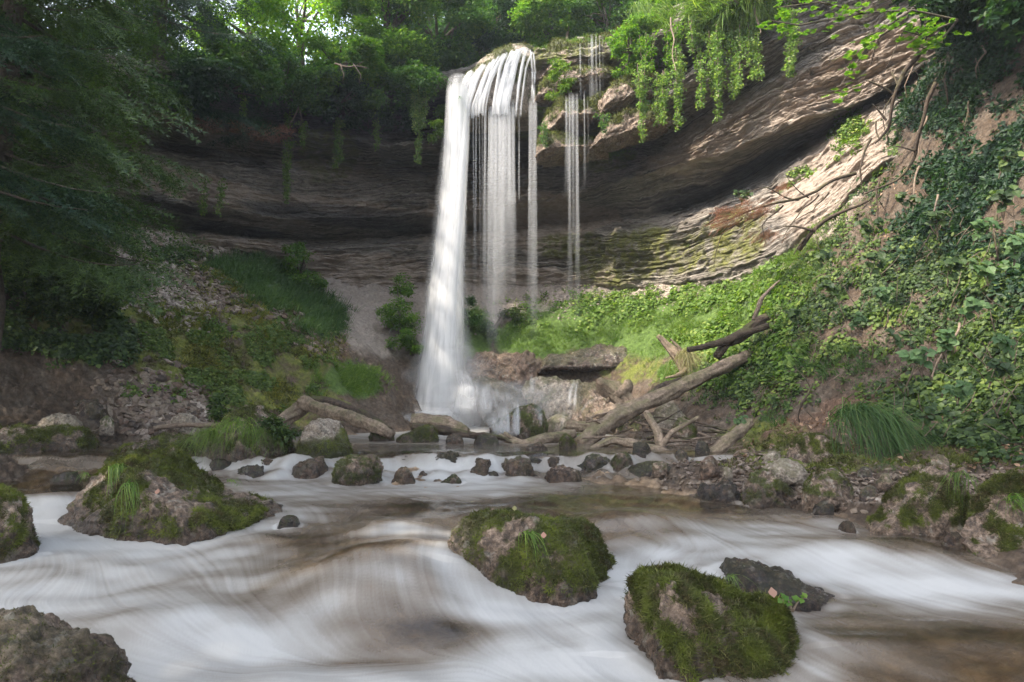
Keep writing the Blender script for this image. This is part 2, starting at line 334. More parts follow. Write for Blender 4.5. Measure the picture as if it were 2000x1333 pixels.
A['grass'] = patch([(1250,640,250,62,0),(1050,665,95,40,5),(1400,590,90,60,-10),(1480,560,60,60),(1340,730,60,35),(560,590,110,50,40),(620,620,55,50),(690,742,60,36,5),(920,650,50,50),(460,540,60,30,20)], 0.38, 0.55, 0.2)
A['moss'] = patch([(340,650,90,60,30),(300,740,50,70),(460,590,120,40,35),(560,690,90,110,30),(480,740,90,70,20),(380,700,80,60),(160,600,120,70),(190,660,90,50),(620,800,70,40),(1500,850,90,30),(1560,900,120,25),(1250,720,70,30),(1100,870,120,30),(1650,905,120,18),(900,700,60,20)], 0.35, 0.6, 0.35)
A['scree'] = patch([(290,520,80,75,35),(350,590,60,40,30),(1350,570,260,30,-10),(1480,500,100,38,-33),(1620,380,60,110,35),(350,470,120,25,5),(320,790,100,50,20),(1560,960,200,20,3)], 0.35, 0.55, 0.15)
A['litter'] = patch([(1560,835,120,25,-18),(470,580,90,14,30),(640,680,50,40,40),(1680,800,100,30),(600,640,60,30,30)], 0.4, 0.65, 0.2) * 0.75
A['bed'] = sub
A['silt'] = patch([(760,620,130,80),(700,580,120,60),(900,600,100,60),(1130,590,170,34),(1000,590,150,40)], 0.35, 0.6, 0.12)
gobj = mesh_np('ground', V, grid_faces(*X.shape), M['ground'], attrs=A); tag(gobj, kind='structure')
GV, GPX, GPY = V, px, py; GN = grid_normals(np.stack([X, Y, Z0], -1)); GN *= np.sign(GN[..., 2:3])
VIS_G = GV.reshape(-1, 3)
far = mesh_np('valley_floor', [(-300, -300, -3), (300, -300, -3), (300, 300, -3), (-300, 300, -3)], [(0, 1, 2, 3)], M['ground']); tag(far, kind='structure')

# ---- cliff
cx = [-500, -200, 0, 230, 400, 600, 850, 1000, 1150, 1300, 1420, 1560, 1700, 1850, 2100, 2500]
L = [ # foot, lower slab lip, back of recess, upper slab lip, top of slab, dark recess, ledge, above ledge, rim underside, rim top
 [400,350,330,290,200,160,130,100,50,20],
 [420,390,370,330,240,200,170,140,90,60],[450,420,400,355,260,215,185,150,100,70],[480,447,432,388,300,265,212,190,140,110],
 [505,468,455,405,325,290,242,215,155,120],[555,485,470,430,350,310,268,235,160,125],[567,470,455,415,345,320,275,240,165,140],
 [567,462,445,400,335,300,215,195,130,100],[562,450,432,375,315,285,232,185,115,78],[552,440,417,328,300,268,190,150,60,20],
 [527,392,370,296,238,200,130,90,10,-40],[468,322,288,240,157,118,60,20,-60,-110],[350,212,202,184,92,60,0,-40,-120,-170],
 [260,130,122,110,10,-30,-80,-120,-200,-250],[150,20,10,0,-100,-150,-200,-250,-300,-350],[20,-100,-110,-120,-220,-260,-300,-350,-420,-470]]
D0 = [9.5, 11, 12, 14, 16, 18.3, 19.6, 19.4, 18.4, 16.2, 14.9, 13.5, 12.6, 11.8, 10.6, 9.5]
OFF = [0.0, 0.25, 1.35, -0.2, 0.55, 1.25, -0.55, 0.5, -1.25, -1.0]
nc, nr = 1150, 560
pxs = np.linspace(-450, 2400, nc)
Lm = np.array(L, float)
def cubic(xs, xp, fp):
    m = np.gradient(fp, xp); i = np.clip(np.searchsorted(xp, xs) - 1, 0, len(xp) - 2)
    xp = np.asarray(xp, float); h = xp[i + 1] - xp[i]; t = (xs - xp[i]) / h
    return (2*t**3-3*t**2+1)*fp[i] + (t**3-2*t**2+t)*h*m[i] + (-2*t**3+3*t**2)*fp[i+1] + (t**3-t**2)*h*m[i+1]
cols = np.array([cubic(pxs, cx, Lm[:, k]) for k in range(10)])           # 10 x nc
dcol = cubic(pxs, cx, np.array(D0))
# rows: buried foot, the ten lines, then the plateau behind
seg = [20, 130, 45, 115, 130, 65, 70, 60, 90, 40]
tpos = [0]
for k, n in enumerate(seg): tpos.append(tpos[-1] + n)
rows_t = np.arange(tpos[-1] + 1)
lines = np.vstack([cols[0] + 45, cols])                                   # 11 lines
offs = np.array([0.5] + OFF)
# stronger overhangs at the right, softer at the left; the falls' lip stands out
offm = np.repeat(offs[:, None], nc, 1)
rt = sstep(1250, 1500, pxs); 
offm[3] += 0.5 * rt; offm[5] += -0.1 * rt; offm[5] += -0.1 * rt; offm[6] += -0.3 * rt; offm[4] += 0.25 * rt; offm[1] += -0.9 * rt; offm[2] += 0.2 * rt; offm[0] += -0.9 * rt
r2_ = sstep(1430, 1620, pxs); offm[8] += 0.5 * r2_; offm[9] += 1.5 * r2_; offm[10] += 1.2 * r2_; offm[7] += 1.1 * r2_ + 0.25 * rt
lipm = np.exp(-((pxs - 990) / 190) ** 2); offm[7] -= 1.5 * lipm; offm[8] -= 1.0 * lipm; offm[9] -= 0.9 * lipm; offm[10] -= 0.4 * lipm
PYr = np.array([np.interp(rows_t, tpos, lines[:, j]) for j in range(nc)]).T
# soften the corners of the profile a little but keep the lips crisp
OFr = np.array([np.interp(rows_t, tpos, offm[:, j]) for j in range(nc)]).T
k_ = np.array([1, 2, 3, 2, 1.]); k_ /= k_.sum()
OFr = np.apply_along_axis(lambda c: np.convolve(np.pad(c, 2, 'edge'), k_, 'valid'), 0, OFr)
PXr = np.repeat(pxs[None], len(rows_t), 0)
Dr = dcol[None] + OFr
V = P(PXr, PYr, Dr)
# bedding: every bed stands out or falls back by its own amount, broken into blocks along its length
bed = np.repeat(np.interp(rows_t, tpos, [0, .6, 3.2, 4.0, 5.2, 8.2, 9.2, 10.2, 11.2, 12.2, 13.0])[:, None], nc, 1)
arc = np.cumsum(np.r_[0, np.linalg.norm(np.diff(V[200], axis=0), axis=1)])[None] + 0 * bed
bw = bed + 0.10 * fbm(arc * 0.5, bed * 0.3, 0, 3) + 0.04 * fbm(arc * 2.2, bed * 0.6, 5, 3)
def beds(fr, amp, sd, along):
    q = bw * fr; i = np.floor(q); f = q - i
    j = np.floor(arc * along + hsh(i, sd + 2) * 10 + 0.5 * perlin(arc * 1.7, bed * 2, sd))
    a = hsh(i * 7.13 + j * 3.7, sd) * 0.75 + hsh(i, sd + 1) * 0.25
    b = hsh((i + 1) * 7.13 + np.floor(arc * along + hsh(i + 1, sd + 2) * 10 + 0.5 * perlin(arc * 1.7, bed * 2, sd)) * 3.7, sd) * 0.75 + hsh(i + 1, sd + 1) * 0.25
    crack = np.exp(-(np.minimum(f, 1 - f) / 0.07) ** 2)
    return amp * (a + (b - a) * sstep(0.8, 1.0, f) - 0.5) + crack * amp * 0.35 * hsh(i, sd + 5)
smoothm = sstep(0, 1, rt)[None] * np.interp(rows_t, tpos, [0, 0, 0, 0.8, 0.9, 0, 0, 0, 0, 0, 0])[:, None]
disp = beds(2.3, 0.36, 1, 0.6) + beds(6.1, 0.27, 4, 1.1) + beds(14, 0.16, 9, 2.2)
disp = disp * (1 - 0.85 * smoothm) * (1 - 0.45 * sstep(1150, 1450, pxs)[None] * (bed < 4)) * (0.55 + 0.45 * sstep(-0.25, 0.25, fbm(arc * 0.35, bed * 0.35, 3, 3)))
disp = disp + 0.22 * fbm(arc * 0.45, bed * 0.5, 11, 4, 0.55) + 0.05 * fbm(arc * 3.5, bed * 3.5, 2, 4, 0.65)
out = V - np.array([0, 4.0, 0]); out[..., 2] = 0; out /= np.linalg.norm(out, axis=2)[..., None]
V = V + out * disp[..., None]
V[..., 2] += 0.05 * fbm(arc * 1.2, bed * 1.5, 8, 3)
cliff_px, cliff_py = proj(V)
def cp(Lb, lo=0.35, hi=0.6, a=0.25): return sstep(lo, hi, blobs(cliff_px, cliff_py, Lb) + a * fbm(arc * 1.2, bed * 1.4, 4, 4))
A = {'bed': bw}
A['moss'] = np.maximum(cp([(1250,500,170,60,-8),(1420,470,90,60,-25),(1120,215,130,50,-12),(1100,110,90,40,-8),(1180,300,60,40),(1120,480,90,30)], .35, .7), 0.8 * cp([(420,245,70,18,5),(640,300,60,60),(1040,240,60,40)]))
A['pale'] = np.maximum(cp([(1500,215,270,48,-27),(1640,330,80,160,38),(1700,130,130,60,-30),(430,487,200,26,5),(500,255,45,15,5),(300,226,80,12,15),(1650,420,120,60,-40),(1400,290,150,14,-20)], .3, .6), 0.9 * cp([(340,345,190,22,14),(380,385,120,10,12),(640,400,160,16,6),(300,430,90,8,8),(700,540,180,45),(900,545,300,30),(1000,430,200,60)]))
A['dark'] = np.maximum(cp([(650,220,330,75,2),(700,425,260,24,6),(330,402,110,10,14),(400,300,160,12,10),(400,440,200,14,8),(1480,340,130,34,-24),(1350,390,90,28,-10),(1180,270,120,32,-14),(980,280,140,60)], .4, .7, .15) * 0.75, 0)  # shade under overhangs and in recesses, put into the rock colour
# plateau behind the rim: two more rows of lines stretched back into the wood
top = V[-1]; back = []
riseR = sstep(850, 1150, pxs)
N2 = 60
for i in range(1, N2 + 1):
    t = i / N2; q = top.copy(); q[:, 1] += 26 * t ** 1.3; q[:, 0] += np.sign(q[:, 0]) * np.abs(q[:, 0]) * 0.9 * t
    q[:, 2] += (0.5 + 12 * riseR * t) * t ** 0.8 + 0.35 * fbm(q[:, 0] * .5, q[:, 1] * .5, 0, 4) * min(1, t * 8)
    back.append(q)
Vp = np.array([top] + back)
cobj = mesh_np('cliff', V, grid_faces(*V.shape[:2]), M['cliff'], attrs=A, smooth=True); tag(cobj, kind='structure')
z_ = np.zeros(Vp.shape[:2])
pobj = mesh_np('hillside', Vp, grid_faces(*Vp.shape[:2]), M['ground'], attrs={'moss': z_ + 0.6, 'grass': z_ + .3, 'scree': z_, 'litter': z_ + .3, 'bed': z_, 'silt': z_}); tag(pobj, kind='structure')
CV, CPX, CPY = V, cliff_px, cliff_py; PV = Vp

# ---- stream surface with streaks drawn out along the current
nc, nr = 1500, 820
X, Y = polar(-700, 2500, nc, 1.25, 17.5, nr)
Z = water_z(X, Y)
FL = [(100,970,30,60),(150,1010,60,60),(60,1150,-60,40),(230,1060,60,20),(350,1090,50,35),(150,1230,60,60),(300,1150,90,40),(500,1130,15,50),(600,1090,-12,50),(560,1200,60,70),
 (700,1150,-10,60),(780,1180,20,60),(860,1200,60,60),(700,1060,0,50),(650,970,60,15),(760,1010,5,40),(850,1030,-15,40),(500,940,60,40),(800,920,10,40),(900,960,60,5),(1100,960,60,4),(1300,960,60,4),
 (600,980,70,20),(1150,1010,70,20),(1250,1060,60,20),(1350,1010,30,60),(1450,1050,70,20),(1300,1080,-50,20),(1600,1080,70,30),(1750,1120,80,30),(1900,1160,80,20),(1550,1100,60,40),(1700,1230,70,30),(1850,1290,80,20),
 (950,1120,30,60),(1000,1230,40,40),(1100,1300,50,40),(800,1310,70,-10),(500,1310,70,-5),(300,1290,70,15),(100,1200,60,40),(1900,1060,70,20),(1700,1060,60,20),(900,1090,-20,40),
 (300,890,60,2),(900,880,60,1),(1200,880,60,2),(100,890,60,2),(800,860,60,6)]
fp = []; fd = []
for a, b, dx, dy in FL:
    def wp(u, v):
        lo, hi = 1.3, 17.
        for _ in range(30):
            m = (lo + hi) / 2; q = P(u, v, m)
            if q[2] > water_z(q[0], q[1]): lo = m
            else: hi = m
        return P(u, v, lo)[:2]
    p0, p1 = wp(a, b), wp(a + dx, b + dy); q = p1 - p0; fp.append(p0); fd.append(q / (np.linalg.norm(q) + 1e-6))
fp, fd = np.array(fp), np.array(fd)
lx = np.log(Y)
cg = np.stack([fp[:, 0] / fp[:, 1], np.log(fp[:, 1])], 1)
def idw(vals, pw=2.6):
    num = 0; den = 0
    for c, v in zip(cg, vals):
        wgt = 1 / (((X / Y - c[0]) ** 2 + ((lx - c[1]) * 1.6) ** 2) ** (pw / 2) + 1e-4); num = num + wgt * v; den = den + wgt
    return num / den
ux, uy = idw(fd[:, 0]), idw(fd[:, 1]); nn = np.hypot(ux, uy) + 1e-6; ux, uy = ux / nn, uy / nn
# current in grid coordinates
da = (X[0, -1] - X[0, 0]) / Y[0, 0] / (nc - 1); dl = (lx[-1, 0] - lx[0, 0]) / (nr - 1)
vi = (ux / Y - X * uy / Y ** 2) / da; vj = uy / Y / dl
sp = np.hypot(vi, vj) + 1e-6; vi, vj = vi / sp, vj / sp
def lic(nz, n=30, h=1.6):
    acc = nz.copy(); wt = 1.0; ii0, jj0 = np.meshgrid(np.arange(nc), np.arange(nr))
    for sg in (1, -1):
        ii, jj = ii0.astype(float), jj0.astype(float)
        for k in range(n):
            a, b = np.clip(ii.astype(int), 0, nc - 1), np.clip(jj.astype(int), 0, nr - 1)
            ii = ii + sg * h * vi[b, a]; jj = jj + sg * h * vj[b, a]
            a, b = np.clip(ii.astype(int), 0, nc - 1), np.clip(jj.astype(int), 0, nr - 1)
            q = 0.5 + 0.5 * math.cos(math.pi * k / n); acc = acc + q * nz[b, a]; wt += q
    return acc / wt
def nrmz(a): return (a - a.mean()) / (a.std() + 1e-6)
s1 = nrmz(lic(rng.normal(size=X.shape), 34, 1.5))
s2 = nrmz(lic(perlin(X * 34 / np.maximum(Y, 2) * 3, lx * 150, 1.0), 46, 2.2))
s3 = nrmz(lic(perlin(X * 12 / np.maximum(Y, 2) * 3, lx * 45, 4.0), 60, 3.0))
silk = 0.020 * s1 + 0.030 * s2 + 0.030 * s3
FO = [(800,920,.7),(850,935,.9),(500,915,.5),(620,960,.75),(450,930,.4),(560,950,.7),(700,970,.6),(900,965,.75),(1000,945,.8),(1100,955,.55),(1250,965,.1),(1330,960,.05),(1000,1000,.1),(900,1000,.12),(700,1000,.35),(1100,970,.2),(800,985,.2),(60,905,.0),(200,905,.0),(1100,990,.25),(1200,1030,.08),
 (1300,1040,.12),(1350,1010,.5),(1380,1040,.8),(1300,1075,.75),(1500,1040,.7),(1600,1060,.4),(1560,1085,.7),(1700,1040,.45),(1650,1085,.75),(1750,1080,.3),(1850,1060,.05),(1950,1140,.75),(1800,1150,.85),(1650,1130,.8),(1980,1200,.6),
 (1600,1170,.3),(1680,1210,.45),(1600,1300,.3),(1800,1260,.15),(1950,1270,.05),(1950,1320,.15),(1740,1310,.25),(120,960,.15),(60,930,.05),(250,930,.1),(120,1000,.75),(180,1030,.65),(230,1060,.85),(100,1100,.85),(300,1070,.8),(50,1130,.65),(150,1120,.55),
 (400,1060,.6),(450,1090,.7),(560,1060,.25),(620,1050,.2),(700,1070,.2),(800,1060,.35),(620,1010,.5),(780,1040,.7),(850,1030,.55),(650,1130,.33),(750,1130,.3),(850,1150,.25),(700,1200,.3),(800,1240,.08),(720,1270,.2),(880,1230,.05),(620,1180,.35),
 (950,1200,.95),(1000,1280,1),(1100,1200,.8),(1150,1280,.7),(900,1300,.9),(600,1310,.85),(300,1310,.9),(100,1170,.95),(250,1170,.85),(400,1200,.75),(250,1250,.4),(200,1230,.5),(500,1280,.85),(350,1270,.6),(900,1100,.45),(880,1080,.55),(860,1170,.45),
 (100,880,.0),(300,885,.0),(700,884,.1),(1000,884,.02),(500,890,.0),(800,892,.05),(1300,900,.1),(1400,905,.25),(900,870,.25),(700,862,.5),(780,865,.55),(950,862,.6),(1000,865,.6),(800,845,.7),(240,872,.3),(1850,1100,.4),(2100,1200,.5),(-100,1150,.8),(-100,960,.3),(740,950,.5),(1450,1000,.3),
 (250,860,.35),(850,836,.9),(930,838,.9),(1050,1290,.95),(-300,1250,.6),(2300,1200,.3),(1100,884,.05)]
fw = np.array([wp(a, b) for a, b, _ in FO]); fv = np.array([f for *_, f in FO])
C2 = np.stack([fw[:, 0] / fw[:, 1], np.log(fw[:, 1]) * 1.6], 1)
foam = rbf_eval(rbf_fit(C2, fv, 0.02), X / Y, lx * 1.6)
gx = np.gradient(Z, axis=0) / np.gradient(Y, axis=0)
foam = (foam - 0.47) * 1.3 + 0.37
foam = np.clip(foam + np.clip(gx * 1.0 - 0.12, -0.1, 0.5) * (Y < 7.7), 0, 1)
foam = foam + 0.12 * fbm(X * 1.6, Y * 2.2, 6, 3) * sstep(9, 6, Y)
WX, WY, WZ, WN = X, Y, Z, (nr, nc)
# ---------------------------------------------------------------- what a ray through a photo pixel meets first
BS = 8
zb = np.full((230, 340), 1e9)
def _zadd(px, py, Yv):
    i = np.clip(((px.ravel() + 360) / BS).astype(int), 0, 339); j = np.clip(((py.ravel() + 300) / BS).astype(int), 0, 229)
    np.minimum.at(zb, (j, i), Yv.ravel())
_zadd(CPX, CPY, CV[..., 1]); _zadd(GPX, GPY, GV[..., 1])
def vis_d(px, py):
    j, i = int((py + 300) / BS), int((px + 360) / BS); v = float(np.min(zb[max(j - 1, 0):j + 2, max(i - 1, 0):i + 2])); return v if v < 60 else 18.2

# ---------------------------------------------------------------- shape builders
import bmesh
_ico = {}
def ico(n):
    if n not in _ico:
        bm = bmesh.new(); bmesh.ops.create_icosphere(bm, subdivisions=n, radius=1.0)
        _ico[n] = (np.array([v.co[:] for v in bm.verts]), np.array([[v.index for v in f.verts] for f in bm.faces])); bm.free()
    return _ico[n]
ROCKN = [0]; ROCKS = []
def boulder(name, px0, px1, ptop, pbase, d, label, cat='boulder', mat='rock', prof=None, depth=0.8, sub=6, rough=1.0, moss=1.0, slope=0.0, mossbl=0, lean=0.0, sink=0.45, group=None, cuts=5, mlen=0.02, ang=0.0, mossf=None, loc_xyz=None, lift=0.0):
    ROCKN[0] += 1; sd = ROCKN[0] * 3.17
    U, Fc = ico(sub); U = U.copy()
    ww = (px1 - px0) / F * d / 2; dy = ww * depth
    pm = (px0 + px1) / 2; q = P(pm, pbase, d); inwater = ground_z(q[0], q[1]) < water_z(q[0], q[1]) - .02
    if ground_z(q[0], q[1]) < water_z(q[0], q[1]) - .02 and 860 < pbase < 1400:      # stands in water: its near foot meets the surface where the photo shows it
        for _ in range(4): ww = (px1 - px0) / F * d / 2; dy = ww * depth; d = wp(pm, min(pbase, 1330))[1] + dy * .8
    c = P(pm, pbase, d); c[2] = P(pm, pbase, d - dy * .8)[2]; hh = (P((px0 + px1) / 2, ptop, d)[2] - c[2]) * 1.06; c[2] += lift
    # flat facets cut from a round stone
    r2 = np.random.default_rng(int(sd * 100))
    for k in range(cuts):
        n = r2.normal(size=3); n[2] = abs(n[2]) * 0.5; n /= np.linalg.norm(n); o = r2.uniform(0.62, 0.85)
        q = U @ n; over = np.maximum(q - o, 0); U = U - n * (over * 0.85)[:, None]
    xn = np.clip(U[:, 0], -1, 1); rr = np.sqrt(np.clip(1 - xn * xn, 0.02, 1))
    zr = np.clip(U[:, 2] / rr, -1, 1)
    if prof is None: H = rr
    else: H = np.interp(xn, [a for a, _ in prof], [b for _, b in prof]); H = H * np.clip(rr * 2.2, 0, 1) ** 0.5
    z = np.where(zr > 0, np.sign(zr) * np.abs(zr) ** 0.85 * H * hh, zr * (hh * sink + 0.04))
    y = U[:, 1] * dy; x = xn * ww + lean * np.maximum(z, 0)
    V = np.stack([x, y, z], 1)
    s = (ww + hh + dy) / 3
    def N(f, o=4, g=0.5, k=0): return fbm(V[:, 0] * f + sd, V[:, 1] * f - sd, V[:, 2] * f + k, o, g)
    n = V / np.array([ww, dy, max(hh, 0.02)]) ** 2; n /= np.linalg.norm(n, axis=1)[:, None] + 1e-9
    ds = s * (0.13 * N(1.1 / s, 3) + 0.055 * np.abs(N(3.2 / s, 4, .6, 5)) * 1.4 - 0.03 + 0.022 * N(9 / s, 3, .6, 9)) * rough
    V = V + n * ds[:, None]
    V[:, 2] += slope * V[:, 0]
    ca, sa = math.cos(ang), math.sin(ang); V = np.stack([V[:, 0] * ca - V[:, 1] * sa, V[:, 0] * sa + V[:, 1] * ca, V[:, 2]], 1)
    mo = sstep(-0.04, 0.26, N(2.1 / s, 5, .65, 3) + 0.30 * n[:, 2] + 0.02) * moss
    # the foot of the stone is washed bare
    mo = mo * sstep(-0.02, 0.12, V[:, 2] / max(hh, 0.05))
    if mossf is not None: mo = np.clip(mossf(xn, V[:, 2] / hh, mo), 0, 1)
    o = mesh_np(name, V, Fc, M[mat], attrs={'moss': mo, 'wet': sstep(.24, .09, V[:, 2] - .04 * N(5 / s, 3)) if (inwater and d < 11) else 0 * mo}); o.location = c
    if inwater and d < 8: ROCKS.append((c, ww, dy))
    if sub >= 5: a_, b_ = proj(V + c); _zadd(a_, b_, V[:, 1] + c[1])
    tag(o, label, cat, group)
    if mossbl:
        w_ = mo * (V[:, 2] > 0.02) * (V[:, 1] < dy * 0.6); w_ = w_ / w_.sum(); idx = r2.choice(len(V), mossbl, p=w_)
        nn = n[idx] + r2.normal(0, .35, (mossbl, 3)); nn[:, 2] -= 0.25 * (nn[:, 2] < 0.35); nn /= np.linalg.norm(nn, axis=1)[:, None]
        fv, ff = scatter(*T_MOSS, V[idx] - n[idx] * 0.004, frames(nn, r2.uniform(0, 6.28, mossbl)), mlen * r2.uniform(0.5, 1.3, mossbl))
        mesh_np('moss', fv, ff, M['mossleaf'], parent=o, loc=(0, 0, 0))
    o['_s'] = s; del o['_s']
    return o
def frames(N, yaw):
    """Rotation stacks whose third column is N."""
    N = np.asarray(N, float); up = np.where(np.abs(N[:, 2:3]) > 0.95, [[1., 0, 0]], [[0, 0, 1.]])
    t = np.cross(up, N); t /= np.linalg.norm(t, axis=1)[:, None] + 1e-9; b = np.cross(N, t)
    c, s = np.cos(yaw)[:, None], np.sin(yaw)[:, None]
    return np.stack([t * c + b * s, -t * s + b * c, N], 2)
def scatter(tv, tf, Pp, R, S):
    """Copies of a small template at many places, joined in one array."""
    S = np.broadcast_to(np.asarray(S, float), (len(Pp),))
    V = np.einsum('nij,kj->nki', R, tv) * S[:, None, None] + np.asarray(Pp)[:, None]
    Fc = tf[None] + (np.arange(len(Pp)) * len(tv))[:, None, None]
    return V.reshape(-1, 3), Fc.reshape(-1, tf.shape[1])
def join(parts):
    V, Fc, n = [], [], 0
    for v, f in parts: V.append(v); Fc.append(f + n); n += len(v)
    return np.concatenate(V), np.concatenate(Fc)
def leafT(L=1.0, W=0.5, fold=0.12, droop=0.15):
    fold, droop = fold * L, droop * L
    v = np.array([[0, 0, 0], [W * .42, L * .3, fold], [W * .5, L * .55, fold * .8 - droop * .3], [0, L, -droop], [-W * .5, L * .55, fold * .8 - droop * .3], [-W * .42, L * .3, fold], [0, L * .5, -droop * .2]])
    f = np.array([[0, 1, 6], [1, 2, 6], [2, 3, 6], [3, 4, 6], [4, 5, 6], [5, 0, 6]]); return v, f
def leafS(L=1.0, W=0.5, fold=0.1):
    fold = fold * L; return np.array([[0, 0, 0], [W * .5, L * .45, fold], [0, L, 0], [-W * .5, L * .45, fold]]), np.array([[0, 1, 2], [0, 2, 3]])
def rot(v, ax, a):
    c, s = math.cos(a), math.sin(a); m = {'x': [[1, 0, 0], [0, c, -s], [0, s, c]], 'y': [[c, 0, s], [0, 1, 0], [-s, 0, c]], 'z': [[c, -s, 0], [s, c, 0], [0, 0, 1]]}[ax]
    return v @ np.array(m).T
def clusterT(n, r, ls, seed, leaf=leafS, flat=0.45, W=0.55):
    """A twig's worth of leaves in a ball of radius r, blades held roughly level."""
    g = np.random.default_rng(seed); parts = []
    for i in range(n):
        v, f = leaf(ls * g.uniform(.7, 1.25), ls * W * g.uniform(.8, 1.2))
        v = rot(rot(rot(v, 'y', g.normal(0, .45)), 'x', g.normal(-.25, .4)), 'z', g.uniform(0, 6.28))
        q = g.normal(0, 1, 3); q = q / np.linalg.norm(q) * r * g.uniform(.2, 1) ** .6; q[2] *= flat; parts.append((v + q, f))
    return join(parts)
def fanT(n, ls, seed, h=0.6, W=0.6, leaf=leafT):
    """A low plant: leaves held out on a short stem in tiers."""
    g = np.random.default_rng(seed); parts = []
    for i in range(n):
        t = (i + .5) / n; v, f = leaf(ls * g.uniform(.75, 1.2) * (1 - .3 * t), ls * W * g.uniform(.8, 1.1)); a = i * 2.4 + g.uniform(-.3, .3)
        v = rot(v, 'x', g.uniform(-.3, .35)); v[:, 1] += ls * .25; v = rot(v, 'z', a); v[:, 2] += h * t; parts.append((v, f))
    return join(parts)
def bladeT(n, seed, spread=0.5, L=1.0, W=0.05, seg=4, bend=0.6, base=0.12):
    g = np.random.default_rng(seed); parts = []
    for i in range(n):
        l = L * g.uniform(.55, 1.1); t = np.linspace(0, 1, seg + 1); b = bend * g.uniform(.4, 1.3); lean = g.normal(0, spread * .5)
        y = l * (lean * t + b * t ** 2 * .8); z = l * (t - .35 * b * t ** 2.2); w_ = W * g.uniform(.7, 1.3) * (1 - t) ** .7
        v = np.concatenate([np.stack([-w_ / 2, y, z], 1), np.stack([w_ / 2, y, z], 1)]); k = seg + 1
        f = np.array([[j, j + k, j + k + 1] for j in range(seg)] + [[j, j + k + 1, j + 1] for j in range(seg)])
        v = rot(v, 'z', g.uniform(0, 6.28)); v[:, :2] += g.normal(0, base, 2); parts.append((v, f))
    return join(parts)
def frondT(seed):
    """Spruce spray: an axis with side twigs, needles along all of them, slightly drooping."""
    g = np.random.default_rng(seed); V, Fc = [], []
    def needles(p, q, n, L):
        d = q - p; dl = np.linalg.norm(d); d = d / dl; sd = np.cross(d, [0, 0, 1.]); sd /= np.linalg.norm(sd)
        for i in range(n):
            t = (i + g.uniform(0, 1)) / n; o = p + (q - p) * t
            for s in (-1, 1):
                e = o + (d * .75 + sd * s * .8 + np.array([0, 0, g.normal(.1, .35)])) * L * g.uniform(.8, 1.2); w_ = d * L * .20
                k = len(V); V.extend([o - w_, o + w_, e]); Fc.append([k, k + 1, k + 2])
    A_ = np.array([0, 0, 0.]); B = np.array([0, 1.0, -.18]); needles(A_, B, 18, .085)
    for i in range(5):
        t = .12 + .17 * i
        for s in (-1, 1):
            o = A_ + (B - A_) * t; L = .5 * (1 - t * .75) * g.uniform(.8, 1.1); e = o + np.array([s * L * .75, L * .7, -.16 * L + g.normal(0, .04)]); needles(o, e, max(3, int(17 * L)), .075)
    return np.array(V), np.array(Fc)
def tube(path, rad, n=10, wob=0.0, sd=0.0, cap=True, ridge=0.0, flat=1.0):
    """Round limb along a smooth path with a radius at each point."""
    path = np.asarray(path, float); rad = np.asarray(rad, float)
    s = np.r_[0, np.cumsum(np.linalg.norm(np.diff(path, axis=0), axis=1))]; m = max(int(s[-1] / max(rad.max() * 0.6, 0.01)), len(path) * 3); m = min(m, 90)
    t = np.linspace(0, s[-1], m)
    p = np.stack([np.interp(t, s, path[:, k]) for k in range(3)], 1); r = np.interp(t, s, rad)
    for _ in range(2):
        q = p.copy(); q[1:-1] = (p[:-2] + 2 * p[1:-1] + p[2:]) / 4; p = q
    if wob: p = p + wob * 1.6 * np.stack([perlin(t * 1.3, sd + k * 7.1, 0.5) for k in range(3)], 1)
    tg = np.gradient(p, axis=0); tg /= np.linalg.norm(tg, axis=1)[:, None] + 1e-9
    a = np.cross(tg, [0.13, 0.31, 0.94]); a /= np.linalg.norm(a, axis=1)[:, None] + 1e-9; b = np.cross(tg, a)
    th = np.linspace(0, 2 * math.pi, n, endpoint=False)
    rr = r[:, None] * (1 + ridge * fbm(np.cos(th)[None] * 1.6 + sd, np.sin(th)[None] * 1.6, (t / max(rad.max(), .02))[:, None] * 0.35, 3)
        + (ridge * .35 * fbm(np.cos(th)[None] * 6 + sd, np.sin(th)[None] * 6, (t / max(rad.max(), .02))[:, None] * 0.5, 3) if n > 12 else 0))
    V = p[:, None] + rr[..., None] * (np.cos(th)[None, :, None] * a[:, None] + flat * np.sin(th)[None, :, None] * b[:, None])
    V = V.reshape(-1, 3); Fc = []
    i = np.arange(m - 1)[:, None] * n; j = np.arange(n)[None]; j2 = (j + 1) % n
    q = np.stack([i + j, i + j2, i + n + j2, i + n + j], -1).reshape(-1, 4)
    Fc = np.concatenate([q[:, [0, 1, 2]], q[:, [0, 2, 3]]])
    if cap:
        k = len(V); V = np.concatenate([V, p[:1] - tg[:1] * r[0] * .15, p[-1:] + tg[-1:] * r[-1] * .15])
        jj = np.arange(n); Fc = np.concatenate([Fc, np.stack([np.full(n, k), (jj + 1) % n, jj], 1), np.stack([np.full(n, k + 1), (m - 1) * n + jj, (m - 1) * n + (jj + 1) % n], 1)])
    return V, Fc
T_MOSS = bladeT(4, 3, 1.4, 1.0, .22, 2, .9, .25)
T_GRASS = [bladeT(9, s, .9, 1.0, .045, 3, .55, .14) for s in (1, 2, 5)]
T_FROND = [frondT(s) for s in (1, 2)]
T_CL = [clusterT(11, .22, .115, s) for s in (1, 2, 3)]
T_IVY = clusterT(6, .10, .075, 9, leafS, .8, .8)
T_COVER = [fanT(7, .085, s, .11, .95) for s in (4, 5)]

